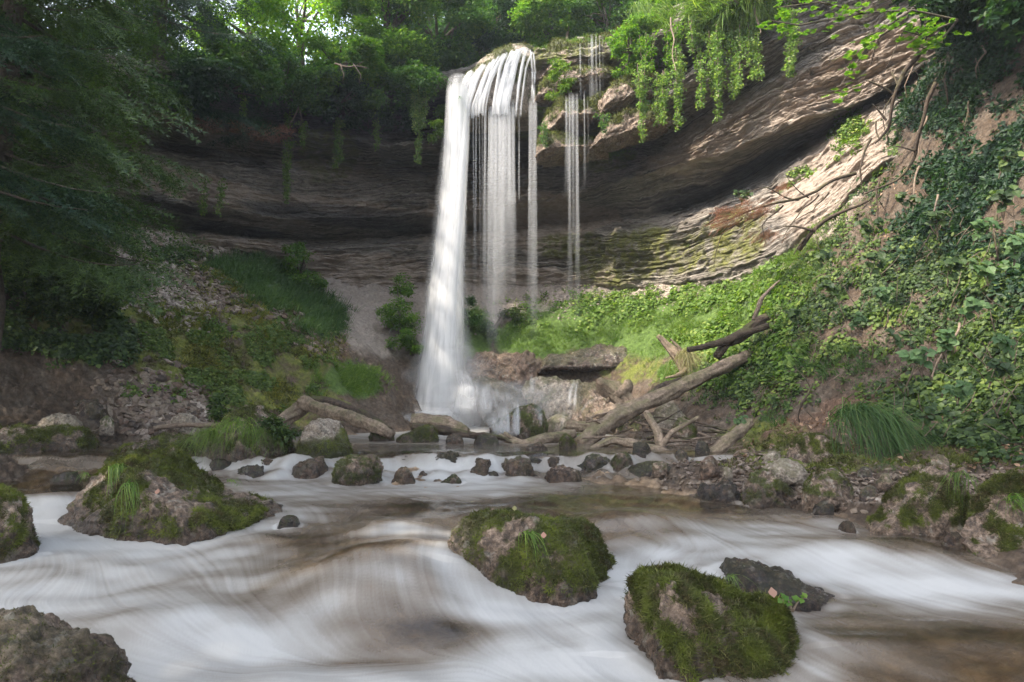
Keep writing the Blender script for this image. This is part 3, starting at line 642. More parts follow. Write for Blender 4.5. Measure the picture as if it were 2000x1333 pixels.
def moss_mat():
    s = NT('moss fronds'); p = s.pos(); r = s.island(); n1 = s.noise(p, 7, 4, .6); n2 = s.noise(p, 28, 3, .6)
    col = s.ramp(n1, [(.36, (.07, .052, .026)), (.46, (.055, .065, .015)), (.56, (.11, .135, .02)), (.68, (.20, .23, .035))])
    col = s.mix(s.rng(n2, .4, .62, 0, .6), col, (.045, .05, .015)); col = s.mix(s.rng(r, .8, 1.0, 0, .8), col, (.21, .2, .07))
    return s.done(s.add('ShaderNodeMixShader', {0: .3, 1: s.bsdf(col, .7, .2), 2: s.add('ShaderNodeBsdfTranslucent', {'Color': col}).outputs[0]}).outputs[0])
M['mossleaf'] = moss_mat()
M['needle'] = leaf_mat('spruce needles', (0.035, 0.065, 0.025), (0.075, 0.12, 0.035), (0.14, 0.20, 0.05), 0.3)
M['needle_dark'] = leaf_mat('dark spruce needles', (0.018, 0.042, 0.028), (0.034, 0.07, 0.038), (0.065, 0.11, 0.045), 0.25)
M['leaf_sun'] = leaf_mat('bright beech leaves', (0.07, 0.15, 0.022), (0.12, 0.21, 0.03), (0.20, 0.27, 0.05), 0.5)  # lit copy: sunlight is put into the leaf colour
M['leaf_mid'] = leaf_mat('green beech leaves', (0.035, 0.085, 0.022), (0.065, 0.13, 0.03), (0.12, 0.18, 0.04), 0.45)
M['leaf_dark'] = leaf_mat('shady leaves', (0.014, 0.038, 0.020), (0.028, 0.06, 0.026), (0.05, 0.09, 0.03), 0.35)  # dark copy: shade is put into the leaf colour
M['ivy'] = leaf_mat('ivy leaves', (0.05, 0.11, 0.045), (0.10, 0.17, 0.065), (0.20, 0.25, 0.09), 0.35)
M['ivy_dark'] = leaf_mat('shaded ivy leaves', (0.02, 0.055, 0.035), (0.045, 0.10, 0.05), (0.09, 0.16, 0.07), 0.3)  # darker ivy copy with the shade in its colour
M['grass'] = leaf_mat('meadow grass', (0.07, 0.13, 0.02), (0.14, 0.22, 0.035), (0.26, 0.30, 0.07), 0.4)
M['grass_dark'] = leaf_mat('dark green grass', (0.035, 0.075, 0.024), (0.065, 0.12, 0.03), (0.12, 0.18, 0.05), 0.4)  # darker green than the meadow grass
M['grass_dry'] = leaf_mat('dry grass', (0.14, 0.13, 0.05), (0.26, 0.22, 0.10), (0.36, 0.30, 0.16), 0.3)
M['cover'] = leaf_mat('bank herbs', (0.022, 0.042, 0.016), (0.062, 0.10, 0.028), (0.14, 0.185, 0.05), 0.4)
M['pale_leaf'] = leaf_mat('pale broad leaves', (0.055, 0.105, 0.04), (0.09, 0.15, 0.055), (0.14, 0.20, 0.08), 0.4)
M['brown_leaf'] = leaf_mat('withered needles', (0.22, 0.11, 0.075), (0.36, 0.20, 0.15), (0.46, 0.29, 0.22), 0.3, (1, .8, .6))
M['litter'] = leaf_mat('fallen leaves', (0.12, 0.065, 0.035), (0.27, 0.16, 0.10), (0.42, 0.28, 0.18), 0.15, (1, .8, .6))
M['bark'] = bark_mat('weathered driftwood', (0.07, 0.052, 0.038), (0.33, 0.25, 0.18), 0.5)
M['bark_dark'] = bark_mat('damp dark bark', (0.025, 0.018, 0.014), (0.10, 0.072, 0.052), 0.5)
M['trunk'] = bark_mat('tree bark', (0.04, 0.032, 0.026), (0.15, 0.12, 0.095), 0.4)
M['root'] = bark_mat('bare roots', (0.09, 0.062, 0.045), (0.26, 0.20, 0.15), 0.1)

# ---------------------------------------------------------------- boulders of the stream
B = boulder
def scr(a, d): return lambda x, z, m: m
B('boulder', 150, 560, 868, 1050, 4.75, 'big moss-grown boulder with a long slope to the right, grass down its face', prof=[(-1, .3), (-.8, .75), (-.5, .98), (-.2, 1.0), (0, .82), (.35, .52), (.7, .3), (1, .12)], depth=.75, sub=7, mossbl=16000, mlen=.022, cuts=4)
B('boulder', -110, 92, 950, 1098, 4.3, 'rounded mossy boulder cut by the left edge beside the white chute', depth=.8, sub=6, mossbl=7000, mlen=.02)
B('boulder', 875, 1215, 1006, 1165, 3.75, 'mossy boulder in mid-stream with bare pink stone on its left shoulder', prof=[(-1, .5), (-.8, .88), (-.5, 1.0), (0, .95), (.5, .82), (.8, .6), (1, .3)], depth=.8, sub=7, mossbl=11000, mlen=.018, mossf=lambda x, z, m: m * sstep(-.75, -.1, x + .5 * z) + .9 * sstep(.15, .5, x) * sstep(.05, .2, z))
B('boulder', 1185, 1572, 1114, 1345, 2.85, 'nearest boulder, hung with thick green moss on its right side', prof=[(-1, .45), (-.75, .82), (-.45, .97), (-.15, 1.0), (.25, .93), (.6, .78), (.85, .6), (1, .4)], depth=.85, sub=7, mossbl=30000, mlen=.022, lean=0.05, mossf=lambda x, z, m: np.maximum(m * sstep(1.3, .5, np.abs(x + .1 + .6 * (z - .4)) * 2), .95 * sstep(.05, .4, x) * sstep(.02, .2, z)) * np.where((np.abs(x + .05) < .22) & (z < .55), .25, 1))
B('boulder', -260, 240, 1190, 1450, 2.45, 'bare brown boulder in the bottom left corner', prof=[(-1, .8), (-.4, 1.0), (0, .88), (.4, .6), (.75, .3), (1, .1)], depth=.7, sub=7, moss=.3, mossbl=2000, mlen=.012)
B('boulder', 1858, 2110, 925, 1112, 4.35, 'broad mossy boulder with grass at the right edge above the rapids', prof=[(-1, .25), (-.6, .6), (-.2, .9), (.1, 1), (.6, .9), (1, .6)], depth=.8, sub=7, mossbl=11000, mlen=.02)
B('boulder', 1700, 1905, 898, 1040, 4.8, 'sharp-ridged mossy boulder rising like a wedge before the broad one', prof=[(-1, .1), (-.6, .35), (-.2, .62), (.25, .95), (.5, 1), (.75, .8), (1, .4)], depth=.7, sub=6, mossbl=8000, mlen=.018, cuts=7)
B('boulder', 1390, 1620, 1100, 1180, 3.75, 'low wet slab of brown rock washed over behind the nearest boulder', mat='wet', prof=[(-1, .7), (-.6, 1), (0, .7), (.5, .35), (1, .1)], depth=.9, sub=6, moss=.5)
B('boulder', 1715, 1790, 980, 1030, 4.75, 'small moss cushion of a stone at the foot of the wedge boulder', sub=5, mossbl=1500, mlen=.014)
B('boulder', 1350, 1450, 935, 978, 5.35, 'black wet stones where the right bank meets the rapids', mat='wet', prof=[(-1, .5), (-.5, .9), (0, .7), (.4, 1), (1, .4)], sub=5, rough=1.6, moss=.3)
B('boulder', 1440, 1565, 922, 990, 5.4, 'brown mossy rock between the black stones and the domed rock', sub=6, mossbl=1800, mlen=.014, rough=1.3)
B('boulder', 1568, 1668, 912, 972, 5.5, 'domed mossy rock on the right bank with a pale flank', sub=6, mossbl=2200, mlen=.014)
B('boulder', 1480, 1575, 900, 935, 6.0, 'pale flat-topped stone behind the domed rock', mat='paler', sub=5, moss=.4)
B('boulder', 1220, 1332, 903, 935, 6.6, 'dark oval cobble glistening in the run below the weir', mat='wet', sub=5, rough=.4, cuts=0, moss=.7, mossbl=500, mlen=.01)
B('boulder', 645, 750, 882, 950, 6.75, 'craggy mossy rock standing in the weir', sub=6, rough=1.5, mossbl=1500, mlen=.014)
B('boulder', 560, 648, 888, 932, 6.95, 'reddish slanting rock left of the craggy one in the weir', mat='ruddy', prof=[(-1, .2), (-.4, .55), (.2, .8), (.6, 1), (1, .5)], sub=5)
B('boulder', 916, 962, 888, 925, 6.9, 'round banded cobble at the lip of the weir', mat='ruddy', sub=5, cuts=7, rough=1.5, lift=-.04)
B('boulder', 1068, 1100, 888, 908, 7.2, 'small orange-brown cobble on the weir lip', mat='ruddy', sub=5, cuts=7, rough=1.3, lift=-.02)
B('boulder', 1060, 1145, 903, 942, 6.6, 'smooth brown stone with a mossy right end below the weir', mat='ruddy', prof=[(-1, .4), (-.4, .9), (0, 1), (.6, .75), (1, .3)], sub=5, moss=1.5, cuts=6, rough=1.2, lift=-.03, mossf=lambda x, z, m: sstep(.1, .6, x))
B('boulder', 1135, 1182, 888, 915, 7.0, 'speckled grey cobble between two spouts of the weir', mat='wet', sub=5)
B('boulder', 1190, 1240, 886, 918, 7.05, 'dark mossy cobble at the right end of the weir', sub=5, mossbl=600, mlen=.012)
B('boulder', 985, 1050, 895, 930, 6.8, 'yellowish cobble under the thin water of the weir', mat='ruddy', sub=5, cuts=7, rough=1.4, lift=-.04)
B('boulder', 855, 905, 915, 945, 6.6, 'mossy cobble half drowned by the weir spill', sub=5, cuts=7, rough=1.4, moss=1.2, lift=-.05)
B('boulder', 760, 812, 905, 945, 6.75, 'drowned brown cobble behind the white curtain of the weir', mat='ruddy', sub=5, cuts=7, rough=1.3, lift=-.05)
B('boulder', 400, 470, 893, 915, 7.3, 'low brown stone splashed at the left part of the weir', mat='wet', sub=4, lift=-.01)
B('boulder', 100, 160, 915, 940, 6.4, 'low stone making a ripple by the left chute', mat='wet', sub=4, lift=-.02)
B('boulder', 540, 590, 1008, 1028, 4.55, 'little bare stone at the tail of the big sloping boulder', mat='wet', sub=4)
B('boulder', 1640, 1672, 1018, 1040, 4.6, 'lone reddish pebble in the backwater', mat='ruddy', sub=4)
B('boulder', 1845, 1890, 1040, 1070, 4.3, 'pinkish stone in the white water beside the broad right boulder', mat='ruddy', sub=4)
# across the pool
B('boulder', -60, 172, 830, 888, 8.2, 'long hummock of green-brown mossy rock at the left end of the pool', depth=.8, sub=6, mossbl=4000, mlen=.03, prof=[(-1, .8), (-.5, .8), (0, 1), (.4, .85), (.8, .7), (1, .3)])
B('boulder', 72, 155, 808, 845, 8.7, 'pale bare stone on top of the left mossy hummock', mat='paler', sub=5, moss=.2)
B('boulder', 165, 232, 838, 868, 8.6, 'small ochre stone beside the pale one', mat='ruddy', sub=5)
B('boulder', 195, 222, 812, 835, 9.0, 'little yellow-green stone on the left shore', mat='paler', sub=4)
B('boulder', 380, 580, 803, 893, 8.1, 'grassy hummock rock in the pool beneath the left log', prof=[(-1, .25), (-.6, .55), (-.1, .95), (.2, 1), (.6, .8), (1, .4)], depth=.8, sub=6, mossbl=3000, mlen=.03)
B('boulder', 205, 420, 842, 890, 8.3, 'low mossy ledge running left from the grassy hummock', prof=[(-1, .2), (-.3, .5), (.3, .85), (1, 1)], depth=.6, sub=6, mossbl=3000, mlen=.025)
B('boulder', 576, 705, 818, 890, 8.0, 'pale rounded boulder skirted with moss right of the grassy hummock', mat='paler', prof=[(-1, .4), (-.6, .75), (-.2, .98), (0, 1), (.5, .75), (1, .2)], depth=.8, sub=6, mossbl=2200, mlen=.018, mossf=lambda x, z, m: np.maximum(sstep(.55, .3, z + .25 * x * x), sstep(.1, .25, x - .3 * z) * .9))
B('boulder', 778, 868, 830, 866, 9.6, 'green mossy stone under the plank of driftwood', sub=5, mossbl=1200, mlen=.02)
B('boulder', 720, 770, 838, 860, 9.9, 'small mossy stone left of the driftwood plank', sub=4, mossbl=400, mlen=.02)
B('boulder', 945, 1078, 790, 862, 11.0, 'peaked dark mossy boulder in front of the low cascade', prof=[(-1, .3), (-.5, .62), (0, .9), (.35, 1), (.6, .95), (1, .6)], sub=6, cuts=6, mossbl=2500, mlen=.025)
B('boulder', 1056, 1125, 814, 858, 10.8, 'rounded pale grassy-grey stone beside the peaked boulder', mat='paler', sub=5, cuts=1, moss=.6)
B('boulder', 1022, 1070, 865, 880, 9.2, 'low reddish stone under the water-side branch', mat='ruddy', sub=4, moss=.6)
B('boulder', 1092, 1128, 848, 875, 9.3, 'moss-capped stone at the foot of the big log', sub=5, mossbl=600, mlen=.02)
B('boulder', 925, 975, 848, 870, 10.2, 'dark stones in the spill below the cascade', mat='wet', sub=4)
B('boulder', 868, 908, 850, 868, 10.0, 'small brown stone by the end of the plank', mat='ruddy', sub=4)
B('boulder', 1270, 1340, 780, 830, 10.6, 'pale boulder under the big diagonal log', mat='paler', sub=5, moss=.5)
B('boulder', 1300, 1372, 815, 860, 9.6, 'mossy brown boulder at the foot of the right bank herbs', sub=5, mossbl=900, mlen=.02)
B('boulder', 1200, 1262, 800, 850, 11.2, 'yellowish mossy rock behind the log pile', sub=5, mossbl=500, mlen=.02)
B('boulder', 1540, 1640, 850, 890, 7.1, 'dark moss cushion rock on the leafy shore', sub=5, mossbl=2500, mlen=.02)
B('boulder', 130, 215, 780, 820, 9.6, 'rough brown block fallen from the left bank', mat='wet', sub=5, rough=1.4, moss=.3)
B('boulder', 330, 392, 808, 836, 9.9, 'grey pinkish slab at the foot of the left mound', mat='paler', sub=5, moss=.1, cuts=7)
B('boulder', 270, 330, 800, 832, 10.1, 'brown broken slab left of the grey one', sub=5, moss=.2, cuts=7)
# cobbles and shards of the right shore and along the banks
shade = ['ruddy', 'paler', 'wet', 'rock']; g2 = np.random.default_rng(21)
spots = [(1385,912,6.3,'by the curved log'),(1420,925,6.1,'behind the black wet stones'),(1690,925,5.8,'right of the domed rock'),(1730,940,5.5,'between the domed rock and the wedge boulder'),(1765,955,5.4,'above the wedge boulder'),(1650,985,5.1,'at the edge of the backwater'),
 (1610,1000,5.0,'beside the lone reddish pebble'),(1795,925,5.6,'under the grass on the right shore'),(1545,985,5.2,'in front of the brown mossy rock'),(1480,985,5.2,'at the tip of the shore'),(1700,965,5.4,'on the pebble flat'),(1835,905,5.7,'under the bank herbs'),(1880,925,5.4,'behind the wedge boulder'),
 (1955,935,5.2,'behind the broad right boulder'),(1250,885,8.4,'below the branch pile'),(1330,895,7.9,'by the fork of the branch'),(1450,890,7.4,'on the mossy shore'),(1510,905,6.8,'between moss and pebbles'),(1370,878,8.7,'among the driftwood twigs'),(1590,895,6.9,'beside the moss cushion rock')]
adj = {'ruddy': 'reddish', 'paler': 'pale', 'wet': 'dark wet', 'rock': 'brown'}
for i, (x, y, w_, m_, l_) in enumerate([(700,925,60,'wet','left of the drowned brown one'),(830,925,46,'ruddy','under the white curtain'),(880,900,44,'wet','at the top of the white curtain'),(960,925,40,'wet','below the banded one'),(1010,915,56,'rock','under the yellowish one'),(1045,900,40,'wet','beside the small orange one'),(1105,920,44,'rock','in the spill'),(1165,915,50,'wet','below the speckled one'),
     (520,905,56,'ruddy','left of the slanting rock'),(490,925,50,'wet','in the left spill'),(350,900,60,'wet','farthest left in the weir'),(1290,905,50,'rock','behind the dark oval one'),(940,905,34,'ruddy','right under the banded one'),(790,895,40,'wet','at the crest of the weir')]):
    w_ = w_ * [1.0, .7, 1.6, .8, 1.3][i % 5]
    B('cobble', x - w_ / 2, x + w_ / 2, y - w_ * .36, y + 5, 7.0, f"{dict(wet='dark', ruddy='reddish', rock='brown')[m_]} weir cobble {l_}", 'cobble', m_, sub=5, moss=.6, cuts=7, rough=1.6, lift=-.045, group='cobbles of the weir')
for i, (x, y, d, wh) in enumerate(spots):
    m = shade[i % 4]; wd = g2.uniform(22, 46)
    B('cobble', x - wd / 2, x + wd / 2, y - wd * g2.uniform(.35, .55), y + 6, d, f'{adj[m]} cobble {wh}', 'cobble', m, sub=4, moss=.5, cuts=5, ang=g2.uniform(-.6, .6), group='cobbles on the right shore')
# the stream itself: water piles up and whitens where it meets a stone
X, Y, Z = WX, WY, WZ
for c_, a_, b_ in ROCKS:
    m_ = (np.abs(X - c_[0]) < a_ * 2) & (np.abs(Y - c_[1]) < b_ * 2.4)
    q_ = np.hypot((X[m_] - c_[0]) / a_, (Y[m_] - c_[1] + b_ * .15) / b_)
    r_ = np.exp(-((q_ - 1.02) / .2) ** 2) * (.8 + .5 * perlin(X[m_] * 5, Y[m_] * 5, 2.2))
    foam[m_] = foam[m_] + r_ * (.28 if c_[1] < 6.3 else .06); Z[m_] = Z[m_] + r_ * .012 * np.sign(Y[m_] - c_[1] + b_ * .3)
Z = Z + silk * 0.012 * sstep(9, 6, Y) * np.clip(foam + .3, 0, 1)
wobj = mesh_np('stream', np.stack([X, Y, Z], -1), grid_faces(*WN), M['stream'], attrs={'foam': foam, 'silk': silk}); tag(wobj, kind='structure')
# uncountable gravel
def pick(w_, n, px=None):
    w_ = np.clip(w_, 0, None).ravel(); w_ = w_ / w_.sum(); return rng.choice(len(w_), n, p=w_)
bpz = GV.reshape(-1, 3); bnn = GN.reshape(-1, 3); bx, by = GPX.ravel(), GPY.ravel()
above = (bpz[:, 2] - water_z(bpz[:, 0], bpz[:, 1])) > -0.05
inview = ((bx > -60) & (bx < 2060) & (by > -40) & (by < 1300)).astype(float)
def gravel(name, Lb, n, s0, s1, mat, label, lo=.3, water=None):
    m = blobs(bx, by, Lb) ** 1.5 * inview * (above if water is None else 1); i = pick(m, n)
    U, Fc = ico(1); vs, fs = [], []
    for k in range(4):
        u = U * (1 + .35 * np.random.default_rng(k).normal(size=(len(U), 1))); u = u * [1, .75, .45]
        ii = i[k::4]; nn = bnn[ii] + rng.normal(0, .25, (len(ii), 3)); nn /= np.linalg.norm(nn, axis=1)[:, None]
        vs.append(scatter(u, Fc, bpz[ii] + bnn[ii] * .01, frames(nn, rng.uniform(0, 6.28, len(ii))), rng.uniform(s0, s1, len(ii)) * rng.uniform(.5, 1, len(ii))))
    v, f = join(vs); o = mesh_np(name, v, f, M[mat], smooth=False, attrs={'moss': np.zeros(len(v))}); tag(o, label, 'gravel', kind='stuff'); return o
def stone_mat(name, cs):
    s = NT(name); p = s.pos(); col = s.ramp(s.island(), [(i / (len(cs) - 1), c) for i, c in enumerate(cs)])
    fine = s.noise(p, 30, 6, .7); col = s.mix(s.rng(fine, .35, .6), s.mix(1.0, col, (.5, .48, .46), 'MULTIPLY'), col)
    return s.done(s.bsdf(col, .7, .3, s.bump(fine, .6, .01)))
M['gravel'] = stone_mat('mixed gravel', [(.05, .038, .03), (.13, .095, .07), (.20, .16, .12), (.10, .06, .04), (.27, .22, .18)])
M['shard'] = stone_mat('pale limestone shards', [(.14, .115, .095), (.24, .20, .165), (.36, .31, .26), (.19, .14, .11)])
gravel('gravel', [(1560,945,230,40,3),(1850,960,160,50),(1400,895,120,22),(1330,868,90,20)], 3500, .012, .04, 'gravel', 'brown and pale pebbles of the right shore')
gravel('scree', [(290,520,80,75,35),(350,590,60,40,30),(330,480,110,25,5)], 5000, .025, .10, 'shard', 'pale limestone shards sliding down the left gully')
gravel('rubble', [(300,790,110,60,20),(420,570,90,30,25),(600,650,80,30,30)], 2000, .03, .11, 'gravel', 'brown broken stones on the left mound and its foot')
gravel('scree', [(1300,580,230,22,-10),(1150,590,150,20),(1450,530,80,30,-33)], 1400, .015, .05, 'shard', 'pale crumbled stone above the meadow under the cliff')

# ---------------------------------------------------------------- driftwood
def wood(name, pts, rads, label, cat='log', mat='bark', n=30, wob=0.0, ridge=.3, branches=(), group=None):
    path = np.array([P(*q) for q in pts]); base = path[0].copy()
    v, f = tube(path - base, rads, n, wob, len(label) * 1.3, ridge=ridge); o = mesh_np(name, v, f, M[mat]); o.location = base; tag(o, label, cat, group)
    for bp, br in branches:
        bv, bf = tube(np.array([P(*q) for q in bp]) - base, br, 8, wob * .5, 3.3, ridge=ridge); mesh_np('branch', bv, bf, M[mat], parent=o, loc=(0, 0, 0))
    return o
wood('log', [(1460,696,10.9),(1390,728,10.6),(1300,770,10.2),(1200,820,9.7),(1132,868,9.3)], [.085,.10,.11,.115,.105], 'long grey log leaning diagonally from the right bank down to the pool', wob=.015)
wood('log', [(588,786,10.6),(640,802,10.3),(700,822,10.0),(768,850,9.6)], [.10,.10,.09,.065], 'thick mossy log sloping down to the right from the left shore', wob=.04)
wood('log', [(612,783,11.0),(660,794,10.8),(720,816,10.6),(760,840,10.4)], [.085,.085,.08,.06], 'second bark-stripped log lying behind the thick mossy one', mat='bark_dark', wob=.02)
wood('log', [(505,850,10.4),(560,818,10.6),(602,788,10.9)], [.10,.11,.10], 'grey log propped up to the left shore log from the grassy hummock')
wood('plank', [(803,824,10.2),(850,828,10.2),(895,838,10.0),(915,846,9.9)], [.10,.12,.10,.05], 'rotten lichened driftwood plank lying on stones before the falls', 'driftwood', ridge=.4)
wood('plank', [(806,834,10.0),(870,842,9.9),(935,852,9.7)], [.055,.065,.04], 'dark reddish slab of wood under the lichened plank', 'driftwood', 'bark_dark', ridge=.3)
wood('branch', [(880,855,9.5),(940,850,9.5),(985,858,9.4),(1000,866,9.3)], [.03,.03,.025,.015], 'thin dark bare branch spanning from the plank to the rocks', 'branch', 'bark_dark', wob=.05, branches=[([(915,854,9.5),(914,836,9.5)], [.018,.008])])
wood('branch', [(975,848,9.7),(1000,866,9.4),(1030,870,9.3),(1075,855,9.5),(1120,848,9.7)], [.03,.05,.07,.075,.07], 'smooth pale curved log lying at the water below the peaked boulder', 'log', wob=.02, branches=[([(1018,868,9.4),(985,846,9.5)], [.05,.02])])
wood('branch', [(1150,880,8.6),(1195,860,8.7),(1240,868,8.6),(1290,885,8.4),(1320,895,8.2)], [.03,.05,.05,.05,.04], 'arched pale branch lying along the shore by the pool', 'branch', wob=.02)
wood('branch', [(1300,890,8.3),(1345,896,8.1),(1395,884,8.0),(1430,855,8.1),(1465,825,8.3)], [.04,.05,.06,.07,.06], 'curved half-barked log resting on the mossy right shore', 'log', ridge=.3)
wood('branch', [(1293,880,8.5),(1285,845,8.6),(1262,805,8.8)], [.06,.055,.035], 'forked bare branch standing up from the driftwood pile', 'branch', branches=[([(1292,872,8.5),(1310,845,8.5),(1365,815,8.6)], [.045,.03,.02])])
wood('log', [(1500,622,10.9),(1460,645,10.9),(1420,668,10.9),(1405,700,10.9)], [.06,.09,.08,.07], 'dark crooked dead trunk sticking out of the right bank above the long log', mat='bark_dark', wob=.06, branches=[([(1500,636,10.8),(1420,668,10.8),(1345,681,10.7)], [.05,.06,.045])])
wood('stump', [(1345,728,12.4),(1325,700,12.4),(1300,672,12.5),(1284,656,12.5)], [.16,.10,.06,.03], 'splintered grey stump with bare forks at the edge of the meadow', 'stump', ridge=.5, branches=[([(1340,712,12.3),(1328,682,12.3),(1310,662,12.3)], [.05,.035,.015]), ([(1345,720,12.3),(1322,735,12.2),(1300,738,12.1)], [.05,.035,.015])])
wood('stump', [(1170,752,11.8),(1190,760,11.7),(1222,785,11.5),(1240,800,11.4)], [.14,.15,.12,.07], 'gnarled root stump with a hollow end left of the long log', 'stump', ridge=.6, branches=[([(1205,780,11.6),(1228,755,11.5),(1226,742,11.5)], [.12,.10,.05]), ([(1200,772,11.7),(1185,785,11.6)], [.07,.03])])
wood('log', [(1165,812,10.9),(1200,800,11.0),(1240,790,11.1)], [.06,.08,.07], 'short yellow-mossed log end under the gnarled stump')
wood('log', [(1108,832,10.3),(1140,834,10.2),(1200,838,10.0)], [.07,.08,.07], 'short hollow log end beside the rounded pale stone')
wood('log', [(1225,810,10.2),(1290,760,10.9),(1330,745,11.2)], [.06,.08,.07], 'half-buried grey log running up behind the long one', mat='bark_dark')
g3 = np.random.default_rng(5)
for i in range(34):
    x, y = g3.uniform(1130, 1400), g3.uniform(815, 888); a = g3.uniform(-.7, .7); l = g3.uniform(25, 95); d = 9.6 - (y - 815) / 75 * 1.2
    q = [(x, y, d), (x + l * .5 * math.cos(a), y + l * .5 * math.sin(a) * .6 + g3.normal(0, 4), d - .05), (x + l * math.cos(a), y + l * math.sin(a) * .6, d)]
    side = ['under the long log', 'by the forked branch', 'near the curved log'][0 if x < 1220 else 1 if x < 1320 else 2]
    wood('stick', q, [g3.uniform(.010, .022), .014, .006], ['bare grey', 'short pale', 'forked-looking dark', 'thin crooked', 'bleached', 'mossy brown'][i % 6] + ' stick tangled in the driftwood pile ' + side + [', leaning left', ', lying low', ', on top', ', near the water', ', half hidden', ', pointing right'][(i // 6) % 6], 'stick', g3.choice(['root', 'bark_dark']), 6, .04, group='sticks in the driftwood pile ' + side)
for q, lb in [([(305,842,9.6),(370,832,9.6),(430,838,9.5),(470,850,9.4)], 'long bleached branch on the left shore in front of the slabs'), ([(1320,540,12.0),(1470,590,10.8)], None), ([(0,780,9.2),(60,812,9.0)], 'grey fallen branch at the left edge of the shore'), ([(1468,625,10.7),(1485,590,10.6),(1522,550,10.6)], 'bare branch reaching up over the meadow from the right bank')]:
    if lb: wood('branch', q, [.035] * (len(q) - 1) + [.012], lb, 'branch', 'root', 8, .06)

# ---------------------------------------------------------------- the falls
B('tufa_dome', 876, 1052, 96, 205, 17.8, 'rounded tufa lip under the water at the top of the falls', 'rock', 'paler', prof=[(-1, .30), (-.7, .50), (-.3, .70), (.1, .88), (.4, .98), (.8, 1), (1, .95)], depth=.8, sub=6, moss=1.0, mossbl=2500, mlen=.05, cuts=0, sink=.12, rough=.7)
B('rock_step', 905, 1075, 738, 850, 15.55, 'rounded wet tufa mound under the fan of white water', 'rock', 'wet', prof=[(-1, .95), (-.5, 1), (0, .85), (.5, .75), (1, .4)], depth=.6, sub=6, moss=.4, cuts=1)
B('rock_step', 1020, 1165, 742, 840, 15.35, 'speckled grey-green tufa wall between the two small spouts', 'rock', 'paler', prof=[(-1, .9), (-.5, 1), (0, 1), (.5, .95), (1, .7)], depth=.5, sub=6, moss=.6, cuts=1)
B('rock_step', 1120, 1270, 748, 850, 15.0, 'smooth yellow-brown rock face right of the small spouts', 'rock', 'rock', prof=[(-1, .9), (-.5, 1), (0, .95), (.5, .9), (1, .6)], depth=.5, sub=6, moss=.5, cuts=2)
B('ledge', 1035, 1295, 676, 716, 15.9, 'overhanging earthy ledge with a black gap beneath, at the front of the meadow', 'rock', 'wet', prof=[(-1, .5), (-.5, .8), (0, 1), (.5, 1), (1, .7)], depth=.45, sub=6, moss=.5, cuts=3, sink=.15)
for a_, b_, y_, h_, sl, d_, l_ in [(1035,1200,112,26,.14,17.2,'topmost mossy ledge right of the lip'),(1140,1250,88,24,.30,16.9,'brown ledge end carrying the upper trickles'),(1042,1130,180,20,.0,16.8,'small mossy shelf beside the lip of the falls'),(1045,1200,222,28,.22,16.3,'yellow-green ledge from which the side trickles fall'),
     (1150,1300,182,24,.35,15.9,'mossy ledge rising to the right behind the side trickles'),(1040,1190,284,22,.08,16.4,'lower herb-grown ledge under the side trickles'),(1140,1320,238,28,.32,15.9,'brown layered ledge below the rising mossy one'),(1060,1230,150,18,.18,16.8,'thin brown bed between the topmost and the yellow-green ledge')]:
    B('mossy_ledge', a_, b_, y_ - h_, y_, d_ + .2, l_, 'rock', 'rock', prof=[(-1, .8), (-.4, 1), (0, .8), (.5, 1), (1, .8)], depth=.8, sub=6, moss=1.2, mossbl=2600, mlen=.07, mossf=lambda x, z, m: np.maximum(m, sstep(.2, .6, z)), cuts=9, sink=.25, rough=1.2, slope=sl)
B('rock_step', 895, 1090, 690, 748, 16.2, 'crumbling reddish-brown rock band above the fan of white water', 'rock', 'ruddy', prof=[(-1, 1), (0, 1), (.5, .8), (1, .5)], depth=.4, sub=6, moss=.4, cuts=5, rough=1.4)
def fall(name, pts, mat, parent, n=22, m=80, label=None):
    """pts: px, py, distance, half width in px, half thickness in m, body 0..1"""
    A_ = np.array(pts, float); t = np.arange(len(A_)); tt = np.linspace(0, len(A_) - 1, m)
    q = np.stack([np.interp(tt, t, A_[:, k]) for k in range(6)], 1)
    for _ in range(3): q[1:-1] = (q[:-2] + 2 * q[1:-1] + q[2:]) / 4
    c = P(q[:, 0], q[:, 1], q[:, 2]); hw = q[:, 3] / F * q[:, 2]
    tg = np.gradient(c, axis=0); tg /= np.linalg.norm(tg, axis=1)[:, None]; sx = np.array([1., 0, 0]) - tg * tg[:, :1]; sx /= np.linalg.norm(sx, axis=1)[:, None]; sy = np.cross(tg, sx)
    th = np.linspace(0, 2 * math.pi, n + 1)
    V = c[:, None] + hw[:, None, None] * np.cos(th)[None, :, None] * sx[:, None] + q[:, 4][:, None, None] * np.sin(th)[None, :, None] * sy[:, None]
    ln = np.r_[0, np.cumsum(np.linalg.norm(np.diff(c, axis=0), axis=1))]
    uv = np.stack([np.repeat((th / 6.283)[None], m, 0) + len(name) * .37 + A_[0, 0] * .013, np.repeat(ln[:, None], n + 1, 1)], -1).reshape(-1, 2)
    bd = np.repeat(q[:, 5][:, None], n + 1, 1)
    o = mesh_np(name, V, grid_faces(m, n + 1), M[mat], parent=parent, uv=uv, attrs={'body': bd}, loc=(0, 0, 0) if parent else None)
    if parent: o.location = (0, 0, 0); o.matrix_parent_inverse = parent.matrix_basis.inverted()
    if label: o['label'] = label
    return o
wf = empty('waterfall', P(860, 828, 15.4)); tag(wf, 'tall white waterfall dropping from the mossy rim into the pool', 'waterfall')
